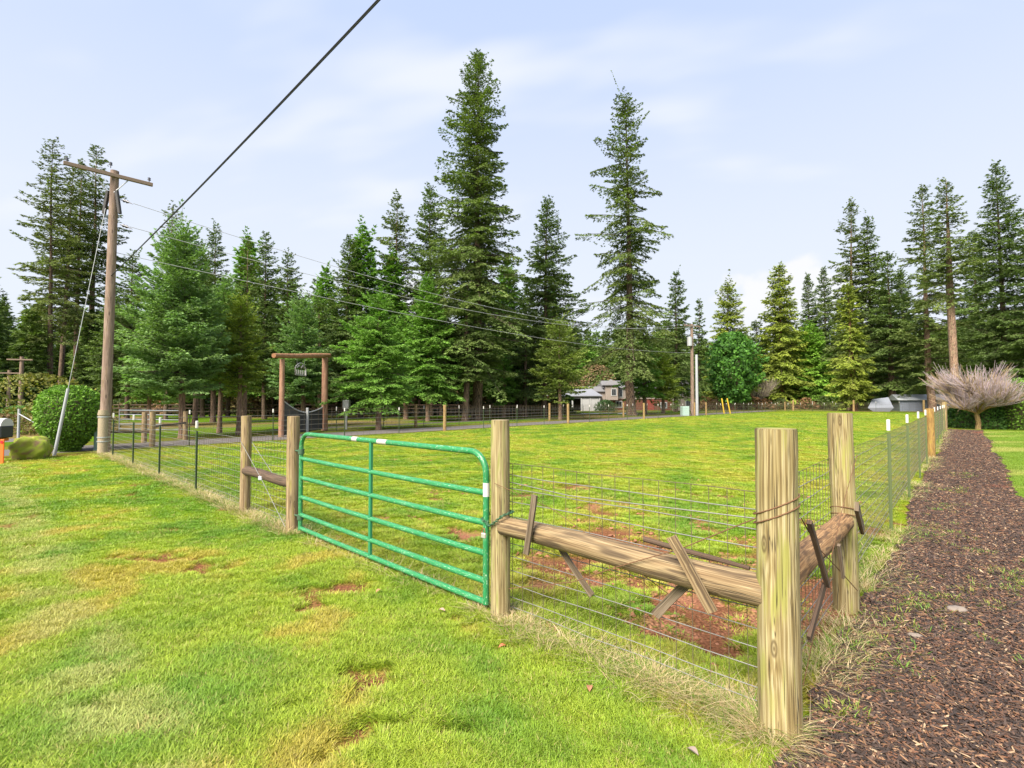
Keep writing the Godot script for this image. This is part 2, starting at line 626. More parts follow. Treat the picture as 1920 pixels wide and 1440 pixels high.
func scatter_litter() -> void:
	# bark chips on the mulch bed
	var wood := mat("bark_chip", Color.WHITE, 0.8, 0.0, null, true)
	var shapes := []
	for k in 3:
		rng.seed = 40 + k
		var b := MB.new()
		var l := [0.022, 0.032, 0.045][k] as float
		var w := [0.010, 0.007, 0.009][k] as float
		var h := 0.003
		var p := [Vector3(-l, 0, -w * 0.6), Vector3(-l * 0.2, 0, -w), Vector3(l, 0, -w * 0.3), Vector3(l * 0.8, 0, w * 0.7), Vector3(-l * 0.4, 0, w), Vector3(-l * 0.9, 0, w * 0.4)]
		for i in 6:
			p[i].y = rng.randf_range(-0.002, 0.002) + h
		for i in 6:
			b.tri(Vector3(0, h * 1.6, 0), p[i], p[(i + 1) % 6], Vector3.UP)
			b.quad(p[i], p[(i + 1) % 6], p[(i + 1) % 6] - Vector3(0, h * 1.5, 0), p[i] - Vector3(0, h * 1.5, 0), (p[i] + p[(i + 1) % 6]))
		shapes.append(b.mesh())
	var sets := [[], [], []]
	var cols := [PackedColorArray(), PackedColorArray(), PackedColorArray()]
	rng.seed = 44
	var tones := [Color(0.028, 0.018, 0.014), Color(0.045, 0.028, 0.021), Color(0.085, 0.046, 0.030), Color(0.15, 0.068, 0.036), Color(0.22, 0.12, 0.062), Color(0.095, 0.062, 0.047), Color(0.36, 0.25, 0.15)]
	var odds := [0.24, 0.48, 0.68, 0.80, 0.88, 0.97, 1.0]
	for i in 290000:
		var a := -2.2 + 35.0 * pow(rng.randf(), 2.6)
		var b := rng.randf_range(-1.5, 0.05)
		var p := W(a, b)
		if p.z > -1.6 or b < mulch_edge(a) - 0.05 or b > mulch_inner(a) + 0.06:
			continue
		if -p.z > 9.0 and rng.randf() < 0.4:
			continue
		var k := rng.randi() % 3
		var s := rng.randf_range(0.24, 0.60) * (0.9 + 0.07 * -p.z)
		p.y = 0.016 + 0.010 * (n_fine.get_noise_2d(p.x * 4.0, p.z * 4.0) + 0.7 * n_mid.get_noise_2d(p.x * 3.0, p.z * 3.0)) + rng.randf() * 0.012
		var tilt := Basis(Vector3(rng.randf_range(-1, 1), 0, rng.randf_range(-1, 1)).normalized(), rng.randfn(0, 0.35))
		sets[k].append(Transform3D(tilt * Basis(Vector3.UP, rng.randf() * TAU).scaled(Vector3(s, s, s)), p))
		var r := rng.randf()
		var c := Color()
		for q in 7:
			if r <= odds[q]:
				c = tones[q]
				break
		var red := smoothstep(0.25, 0.5, n_mid.get_noise_2d(p.x * 2.0 + 77.0, p.z * 2.0)) * smoothstep(5.0, 9.0, -p.z)
		cols[k].append(c.lerp(Color(0.22, 0.06, 0.03), red * 0.7) * rng.randf_range(0.75, 1.25))
	for k in 3:
		copies("bark_chips", shapes[k], wood, sets[k], cols[k], self, "loose dark brown bark chips covering the mulch path", "mulch")
	# clods of trampled red soil in the paddock
	var clod := []
	for k in 2:
		var st := MB.new()
		rng.seed = 50 + k
		var ring := []
		for j in 3:
			var row := []
			for i in 7:
				var an := TAU * i / 7.0 + j * 0.3
				var rr: float = [1.0, 0.8, 0.35][j] * rng.randf_range(0.7, 1.25)
				row.append(Vector3(cos(an) * rr, [0.0, 0.45, 0.75][j] * rng.randf_range(0.8, 1.2), sin(an) * rr))
			ring.append(row)
		for j in 2:
			for i in 7:
				var o: Vector3 = ring[j][i] + Vector3(0, 0.5, 0)
				st.tri(ring[j][i], ring[j][(i + 1) % 7], ring[j + 1][i], o)
				st.tri(ring[j][(i + 1) % 7], ring[j + 1][(i + 1) % 7], ring[j + 1][i], o)
		for i in 7:
			st.tri(ring[2][i], ring[2][(i + 1) % 7], Vector3(0, 0.8, 0), Vector3.UP)
		clod.append(st.mesh())
	sets = [[], []]
	cols = [PackedColorArray(), PackedColorArray()]
	rng.seed = 52
	for i in 90000:
		var d := 2.6 * pow(7.0, rng.randf())
		var x := rng.randf_range(-0.7, 0.8) * d
		var q := ab(x, -d)
		if q.x < 0.08 or q.y < 0.05 or q.y > 18.0:
			continue
		var m := mud_at(q, x, -d)
		if m < 0.08 or m > 0.9 and rng.randf() < 0.93 or rng.randf() > 0.5:
			continue
		var s := rng.randf_range(0.005, 0.020) * (1.0 + 0.04 * d)
		var k := i % 2
		sets[k].append(Transform3D(Basis(Vector3.UP, rng.randf() * TAU).scaled(Vector3(s * rng.randf_range(0.8, 1.7), s * rng.randf_range(0.5, 1.1), s)), Vector3(x, ground_height(x, -d) - 0.003, -d)))
		cols[k].append(SOIL.lerp(Color(0.36, 0.15, 0.075), rng.randf()) * rng.randf_range(0.55, 1.05))
	for k in 2:
		copies("soil_clods", clod[k], wood, sets[k], cols[k], self, "red-brown clods of trampled soil in the paddock", "soil")
	# fallen leaves on the lawn, each its own thing
	var leafm := mat("dead_leaf", Color.WHITE, 0.7, 0.0, null, true)
	var leaf := MB.new()
	for i in 8:
		var t0 := i / 8.0
		var t1 := (i + 1) / 8.0
		var w0 := sin(t0 * PI) * 0.022
		var w1 := sin(t1 * PI) * 0.022
		var y0 := 0.01 * sin(t0 * 3.0)
		var y1 := 0.01 * sin(t1 * 3.0)
		for s in [-1.0, 1.0]:
			leaf.quad(Vector3(t0 * 0.08, y0, 0), Vector3(t1 * 0.08, y1, 0), Vector3(t1 * 0.08, y1 + w1 * 0.5, w1 * s), Vector3(t0 * 0.08, y0 + w0 * 0.5, w0 * s), Vector3.UP)
	var leaves := [[Vector3(-0.09, 0.03, -3.25), Color(0.42, 0.13, 0.06), 0.4, "rust-brown fallen leaf on the lawn in front of the gate's right post"], [Vector3(0.42, 0.03, -2.72), Color(0.34, 0.15, 0.08), 1.4, "small brown fallen leaf on the lawn left of the dry grass"], [Vector3(0.83, 0.03, -2.24), Color(0.22, 0.17, 0.14), 2.2, "grey curled fallen leaf on the lawn near the corner post's foot"], [Vector3(-0.50, 0.03, -3.74), Color(0.36, 0.22, 0.17), 2.8, "pinkish curled fallen leaf under the green gate's latch end"], [Vector3(-1.12, 0.03, -4.1), Color(0.40, 0.2, 0.1), 0.9, "tan fallen leaf on the lawn below the gate's middle bar"]]
	for l in leaves:
		var lm: ArrayMesh = leaf.mesh()
		var o := part("fallen_leaf", lm, null, self)
		var mm := mat("leaf_%d" % int(l[1].r * 1000), l[1], 0.7)
		o.set_surface_override_material(0, mm)
		o.position = l[0]
		o.position.y += ground_height(l[0].x, l[0].z) - 0.008
		o.scale = Vector3.ONE * 0.75
		o.rotation.y = l[2]
		tag(o, l[3], "leaf", "fallen leaves")
	# pale stones on the mulch
	for s in [[W(2.35, -0.62, 0.022), 0.045, "pale flat stone lying on the mulch right of the brace post"], [W(1.62, -0.42, 0.02), 0.03, "small pinkish stone on the mulch by the brace post's foot"], [W(2.1, -1.05, 0.02), 0.028, "small tan stone on the mulch toward the side lawn"]]:
		var o := part("stone", boulder_mesh(int(s[1] * 1000), 8, Vector3(1.3, 0.55, 0.9) * s[1], Color(0.20, 0.165, 0.14), Color(0.15, 0.115, 0.095)), mat("stone", Color.WHITE, 0.85, 0.0, null, true), self)
		o.position = s[0]
		tag(o, s[2], "stone", "stones on the mulch")

func boulder_mesh(seed_: int, res: int, size: Vector3, rock: Color, moss: Color, moss_much := 0.0) -> ArrayMesh:
	var n := noise_of(seed_, 0.9, 3)
	var st := SurfaceTool.new()
	st.begin(Mesh.PRIMITIVE_TRIANGLES)
	st.set_smooth_group(0)
	var at := func(i: int, j: int) -> Array:
		var th := PI * j / res
		var ph := TAU * (i % (res * 2)) / (res * 2)
		var d := Vector3(sin(th) * cos(ph), cos(th), sin(th) * sin(ph))
		var k := 1.0 + 0.38 * n.get_noise_3dv(d * 1.4) + 0.10 * n.get_noise_3dv(d * 5.0)
		var box := d / maxf(maxf(absf(d.x), absf(d.y)), absf(d.z))
		var p := (d * 0.65 + box * 0.35) * k
		return [p * size, rock.lerp(moss, smoothstep(0.25 - moss_much, 0.45 - moss_much, n.get_noise_3dv(d * 2.6 + Vector3(5, 0, 0)) + 0.2 * n.get_noise_3dv(d * 9.0)))]
	for j in res:
		for i in res * 2:
			var a: Array = at.call(i, j)
			var b: Array = at.call(i + 1, j)
			var c: Array = at.call(i + 1, j + 1)
			var d: Array = at.call(i, j + 1)
			for w in [a, b, c, a, c, d]:
				st.set_color(w[1])
				st.add_vertex(w[0])
	st.generate_normals()
	return st.commit()

# ------------------------------------------------------------------ fences
func wood_post(parent: Node, at: Vector3, h: float, r: float, m: Material, lean := Vector3.ZERO, called := "post") -> MeshInstance3D:
	var b := MB.new()
	var p := []
	var rr := []
	var steps := 14
	for i in steps + 1:
		var t := float(i) / steps
		p.append(Vector3(0, -0.25 + (h + 0.25 - 0.008) * t, 0) + lean * t * h + Vector3(sin(t * 5.0 + at.x), 0, cos(t * 4.0 + at.z)) * r * 0.025)
		rr.append(r * (1.0 + 0.035 * (1.0 - t)))
	p.append(p[-1] + Vector3(0, 0.008, 0))
	rr.append(r * 0.94)
	b.tube(p, rr, 22, true, 0.07, n_fine)
	var o := part(called, b.mesh(), m, parent)
	o.position = at
	o.rotation.y = at.x * 3.7
	return o

func t_post(parent: Node, at: Vector3, h: float, turn: float, green: Material, white: Material, cap := 0.13) -> void:
	var b := MB.new()
	b.box(Transform3D(Basis(), Vector3(0, (h - 0.3) / 2 - 0.12, 0)), Vector3(0.038, h + 0.18, 0.006))
	b.box(Transform3D(Basis(), Vector3(0, (h - 0.3) / 2 - 0.12, 0.016)), Vector3(0.006, h + 0.18, 0.026))
	var y := 0.12
	while y < h - 0.15:
		b.box(Transform3D(Basis(), Vector3(0, y, -0.006)), Vector3(0.012, 0.014, 0.009))
		y += 0.055
	var o := part("steel_post", b.mesh(), green, parent)
	o.position = at
	o.rotation.y = turn
	var k := MB.new()
	k.box(Transform3D(Basis(), Vector3(0, h - cap / 2, 0.008)), Vector3(0.046, cap, 0.036), 0.006)
	var c := part("cap", k.mesh(), white, o)

func wire(parent: Node, called: String, p: Array, r: float, m: Material, sides := 5) -> MeshInstance3D:
	var b := MB.new()
	var rr := []
	for i in p.size():
		rr.append(r)
	b.tube(p, rr, sides, false)
	return part(called, b.mesh(), m, parent)

# woven wire between two ground points: line wires one by one, the many stay wires as one part
func wire_mesh(parent: Node, p0: Vector3, p1: Vector3, heights: Array, spacing: float, line: Material, stay: Material, thick: float, wobble: float) -> void:
	var d := (p1 - p0)
	var long := d.length()
	d /= long
	var seg := clampi(int(long / 0.35), 4, 40)
	for hi in heights.size():
		var p := []
		for i in seg + 1:
			var s := long * i / seg
			var y: float = heights[hi] + wobble * n_mid.get_noise_2d(s * 14.0 + p0.x * 20.0, hi * 40.0 + p0.z)
			p.append(p0 + d * s + Vector3(0, y, 0))
		wire(parent, "line_wire", p, thick if hi > 0 else thick * 0.75, line if hi > 0 else stay, 4)
	var b := MB.new()
	var s := spacing * 0.5
	var k := d.cross(Vector3.UP) * thick * 0.55
	while s < long:
		var q := p0 + d * s
		var w := d * thick * 0.42
		var bend := d * 0.012 * n_fine.get_noise_1d(s * 50.0)
		var lo := q + Vector3(0, heights[-1], 0)
		var hi := q + Vector3(0, heights[0], 0) + bend
		for e in [[w + k, w - k], [w - k, -w - k], [-w - k, -w + k], [-w + k, w + k]]:
			b.quad(lo + e[0], lo + e[1], hi + e[1], hi + e[0], e[0] + e[1])
		s += spacing
	var o := part("stay_wires", b.mesh(), stay, parent)
	o.set_meta("kind", "stuff")

func rail(parent: Node, p0: Vector3, p1: Vector3, r0: float, r1: float, m: Material, called := "brace_rail") -> MeshInstance3D:
	var b := MB.new()
	var p := []
	var r := []
	for i in 13:
		var t := i / 12.0
		p.append(p0.lerp(p1, t) + Vector3(0, 0.008 * sin(t * 6.0), 0))
		r.append(lerpf(r0, r1, t))
	b.tube(p, r, 20, true, 0.10, n_fine)
	return part(called, b.mesh(), m, parent)

func coil(parent: Node, called: String, at: Vector3, r: float, turns: float, pitch: float, m: Material, tilt: Vector3, thick := 0.0035) -> void:
	var p := []
	var n := int(turns * 16)
	for i in n + 1:
		var an := TAU * i / 16.0
		var q := Vector3(cos(an) * r, pitch * i / 16.0, sin(an) * r)
		q.y += q.dot(tilt)
		p.append(at + q)
	wire(parent, called, p, thick, m)

func stick(label: String, p0: Vector3, p1: Vector3, w: float, d: float, m: Material, called := "wooden_batten", facing := U) -> Node3D:
	# a weathered sawn batten: slightly bent, split ends
	var mid := (p0 + p1) / 2
	var o := thing(called, label, "batten", mid, 0, "loose battens on the brace rails")
	var b := MB.new()
	var y := (p1 - p0).normalized()
	var z := (facing - y * facing.dot(y)).normalized()
	var x := y.cross(z)
	var n := 5
	var long := p0.distance_to(p1)
	var ring := []
	for i in n + 1:
		var t := float(i) / n
		var c := (p0 - mid) + y * long * t + x * 0.006 * sin(t * 3.0 + p0.x * 9.0)
		var k := 1.0 + 0.12 * n_fine.get_noise_2d(t * 30.0, p0.x * 60.0)
		var end := 0.012 * n_fine.get_noise_2d(p1.y * 90.0, t * 60.0) if (i == 0 or i == n) else 0.0
		ring.append([c - x * w / 2 * k - z * d / 2 + y * end, c + x * w / 2 * k - z * d / 2 - y * end, c + x * w / 2 + z * d / 2, c - x * w / 2 + z * d / 2 + y * end])
	for i in n:
		for k in 4:
			var at := b.v.size()
			b.quad(ring[i][k], ring[i][(k + 1) % 4], ring[i + 1][(k + 1) % 4], ring[i + 1][k], (ring[i][k] + ring[i][(k + 1) % 4]) / 2 - (ring[i][0] + ring[i][2]) / 2)
			for q in 6:
				b.t[at + q] = Vector2(b.t[at + q].x * 3.0 + k * 0.25 + p0.x, b.t[at + q].y + i * long / n)
	for e in [0, n]:
		b.quad(ring[e][0], ring[e][1], ring[e][2], ring[e][3], -y if e == 0 else y)
	part("board", b.mesh(), m, o)
	return o

# ------------------------------------------------------------------ trees
const STYLES := {
	"giant": {"e0": -0.22, "e1": 0.75, "droop": 0.16, "turn": 0.16, "keep": 0.78, "whorl": 0.34, "per": 5, "prof": 0.62, "fat": 0.50, "col": Color(0.134, 0.197, 0.047), "hang": 0.42, "rag": 0.55, "dense": 1.15},
	"giant2": {"e0": -0.25, "e1": 0.80, "droop": 0.18, "turn": 0.14, "keep": 0.52, "whorl": 0.42, "per": 5, "prof": 0.5, "fat": 0.48, "col": Color(0.134, 0.192, 0.047), "hang": 0.45, "rag": 0.65, "dense": 1.15},
	"fir": {"e0": -0.10, "e1": 0.8, "droop": 0.18, "turn": 0.22, "keep": 0.9, "whorl": 0.37, "per": 5, "prof": 0.75, "fat": 0.5, "col": Color(0.113, 0.177, 0.043), "hang": 0.34, "rag": 0.35, "dense": 1.0},
	"fir2": {"e0": -0.05, "e1": 0.7, "droop": 0.15, "turn": 0.2, "keep": 0.66, "whorl": 0.41, "per": 5, "prof": 0.7, "fat": 0.42, "col": Color(0.134, 0.186, 0.047), "hang": 0.32, "rag": 0.5, "dense": 1.0},
	"sparse": {"e0": -0.02, "e1": 0.55, "droop": 0.2, "turn": 0.25, "keep": 0.7, "whorl": 0.48, "per": 5, "prof": 0.5, "fat": 0.34, "col": Color(0.134, 0.177, 0.043), "hang": 0.3, "rag": 0.5, "dense": 0.95},
	"young": {"e0": 0.05, "e1": 0.95, "droop": -0.02, "turn": 0.10, "keep": 1.0, "whorl": 0.18, "per": 6, "prof": 0.72, "fat": 0.5, "col": Color(0.195, 0.325, 0.110), "hang": 0.15, "rag": 0.25, "dense": 1.25},
	"young2": {"e0": -0.08, "e1": 0.9, "droop": 0.10, "turn": 0.06, "keep": 0.95, "whorl": 0.20, "per": 5, "prof": 0.78, "fat": 0.55, "col": Color(0.152, 0.302, 0.047), "hang": 0.3, "rag": 0.35, "dense": 1.1},
	"yellow": {"e0": 0.02, "e1": 0.9, "droop": 0.05, "turn": 0.08, "keep": 0.95, "whorl": 0.18, "per": 5, "prof": 0.7, "fat": 0.5, "col": Color(0.250, 0.335, 0.050), "hang": 0.1, "rag": 0.3, "dense": 1.1},
	"blue": {"e0": 0.02, "e1": 0.95, "droop": 0.03, "turn": 0.08, "keep": 1.0, "whorl": 0.20, "per": 5, "prof": 0.75, "fat": 0.5, "col": Color(0.185, 0.312, 0.108), "hang": 0.08, "rag": 0.25, "dense": 1.2},
	"pine": {"e0": 0.1, "e1": 0.8, "droop": 0.05, "turn": 0.1, "keep": 0.8, "whorl": 0.27, "per": 5, "prof": 0.55, "fat": 0.5, "col": Color(0.185, 0.253, 0.054), "hang": 0.0, "rag": 0.4, "dense": 0.8},
	"cedar": {"e0": -0.15, "e1": 0.85, "droop": 0.30, "turn": 0.32, "keep": 0.95, "whorl": 0.41, "per": 6, "prof": 0.62, "fat": 0.5, "col": Color(0.228, 0.292, 0.040), "hang": 0.55, "rag": 0.35, "dense": 1.15},
	"cedarlow": {"e0": -0.15, "e1": 0.85, "droop": 0.22, "turn": 0.30, "keep": 1.0, "whorl": 0.34, "per": 7, "prof": 0.6, "fat": 0.5, "col": Color(0.185, 0.352, 0.043), "hang": 0.5, "rag": 0.25, "dense": 1.25},
}

# returns [limbs, crown] of a conifer h tall with crown radius rad starting at height cb; s is the length of a needle spray
func conifer(seed_: int, h: float, rad: float, cb: float, style: Dictionary, s: float) -> Array:
	var r := RandomNumberGenerator.new()
	r.seed = seed_
	var cv := PackedVector3Array()
	var cc := PackedColorArray()
	var limbs := MB.new()
	var y := cb
	var az := r.randf() * TAU
	var base: Color = style.col
	var hang: float = style.hang
	var lop := r.randf() * TAU
	while y < h - s * 0.6:
		var t := (y - cb) / (h - cb)
		var prof: float = pow(1.0 - t, style.prof) * (0.72 + 0.28 * smoothstep(0.0, 0.18, t))
		var bunch := 1.0 + 0.30 * r.randfn(0, style.rag)
		for k in style.per:
			az += TAU / style.per + r.randfn(0, 0.35)
			if r.randf() > style.keep and t < 0.93:
				continue
			var l: float = rad * prof * bunch * (1.0 - absf(r.randfn(0, style.rag * 0.5))) * (1.0 + 0.14 * cos(az - lop)) + s * 0.22
			l = maxf(l, s * 0.3 + 0.012 * h * (1.0 - 0.6 * t))
			var el: float = lerpf(style.e0, style.e1, t * t * 0.6 + t * 0.4) + r.randfn(0, 0.20)
			var out := Vector3(cos(az), 0, sin(az))
			var side := Vector3(-sin(az), 0, cos(az))
			var root := Vector3(0, y + r.randf_range(-0.35, 0.35), 0)
			var rise := tan(el)
			var dr: float = style.droop * r.randf_range(0.6, 1.4)
			var tu: float = style.turn
			var tone := base * r.randf_range(0.72, 1.25)
			tone = tone.lerp(Color(base.r * 1.5, base.g * 1.25, base.b), r.randf() * 0.35)
			# the limb itself
			if l > 0.5:
				var w := clampf(l * 0.014, 0.012, 0.06)
				var prev := root
				for j in 3:
					var u := (j + 1) / 3.0 * 0.85
					var p := root + out * (l * u) + Vector3(0, l * (rise * u - dr * u * 2.0 * u + tu * u * u * u), 0)
					var f := 1.0 - j * 0.28
					limbs.quad(prev + Vector3(0, w * f, 0), prev - Vector3(0, w * f, 0), p - Vector3(0, w * f * 0.7, 0), p + Vector3(0, w * f * 0.7, 0))
					limbs.quad(prev + side * w * f, prev - side * w * f, p - side * w * f * 0.7, p + side * w * f * 0.7)
					prev = p
			var fat: float = style.fat
			var count := int((3.0 + l / s * (2.6 + 1.7 * l * fat / s)) * style.dense)
			count = mini(count, 190)
			for j in count:
				var u := pow(r.randf(), 0.75)
				if u < 0.06:
					u += 0.1
				var wd := fat * l * (0.25 + 0.75 * sin(minf(1.0, (1.0 - u) * 1.15 + 0.05) * PI * 0.62))
				var q := r.randf_range(-1, 1)
				var p := root + out * (l * u) + Vector3(0, l * (rise * u - dr * u * 2.0 * u + tu * u * u * u), 0) + side * (q * wd * 0.55)
				p.y -= absf(q) * wd * hang * 0.7 + r.randf_range(-0.3, 0.4) * s * 0.6
				var d := (out * (0.55 + 0.3 * u) + side * q * 0.85 + Vector3(r.randf_range(-0.35, 0.35), r.randf_range(-0.3, 0.25) - hang * r.randf_range(0.2, 1.2) + rise * 0.4, r.randf_range(-0.35, 0.35))).normalized()
				var sd := d.cross(Vector3(r.randf_range(-0.5, 0.5), 1.0, r.randf_range(-0.5, 0.5))).normalized()
				var up := sd.cross(d)
				var ln := s * r.randf_range(0.6, 1.25) * lerpf(1.0, 0.6, t * t * t)
				var col := tone * r.randf_range(0.8, 1.22)
				for f in 3:
					var fa := (f - 1) * 0.62 + r.randf_range(-0.2, 0.2)
					var dd := (d * cos(fa) + sd * sin(fa) + up * r.randf_range(-0.25, 0.2))
					var ww := sd.rotated(d, r.randf_range(-0.9, 0.9)) * (s * 0.21)
					var ll := ln * (1.0 if f == 1 else 0.78)
					cv.append(p - ww * 0.8)
					cv.append(p + dd * ll)
					cv.append(p + ww + dd * ll * 0.3)
					cc.append(col); cc.append(col); cc.append(col)
		y += style.whorl * r.randf_range(0.6, 1.4) * lerpf(1.0, 0.55, t) * clampf(s / 0.3, 0.8, 1.5)
	# leader
	for j in 26:
		var p := Vector3(0, h * 0.985 - (s * 1.2 + 0.03 * h) * r.randf(), 0)
		var d := Vector3(r.randf_range(-0.5, 0.5), 1.0, r.randf_range(-0.5, 0.5)) * s * 0.7
		var w := Vector3(r.randf_range(-1, 1), 0, r.randf_range(-1, 1)).normalized() * s * 0.12
		cv.append(p - w); cv.append(p + d); cv.append(p + w)
		for k in 3:
			cc.append(base)
	var a := []
	a.resize(Mesh.ARRAY_MAX)
	a[Mesh.ARRAY_VERTEX] = cv
	a[Mesh.ARRAY_COLOR] = cc
	var crown := ArrayMesh.new()
	crown.add_surface_from_arrays(Mesh.PRIMITIVE_TRIANGLES, a)
	return [limbs.mesh(), crown]

func trunk_mesh(h: float, r: float, cb: float) -> ArrayMesh:
	var b := MB.new()
	var p := []
	var rr := []
	for q in [[-0.2, 1.5], [0.05, 1.3], [0.35, 1.08], [1.0, 1.0], [cb * 0.6 + 0.8, 0.95], [cb + 1.2, 0.86], [lerpf(cb, h, 0.4) + 0.9, 0.5], [lerpf(cb, h, 0.75) + 0.5, 0.19], [h * 0.985, 0.04]]:
		if p.size() and q[0] <= p[-1].y + 0.05:
			continue
		p.append(Vector3(sin(q[0] * 0.7 + h) * r * 0.25, q[0], cos(q[0] * 0.5 + h) * r * 0.25))
		rr.append(r * q[1])
	b.tube(p, rr, 10, false, 0.18, n_fine)
	return b.mesh()

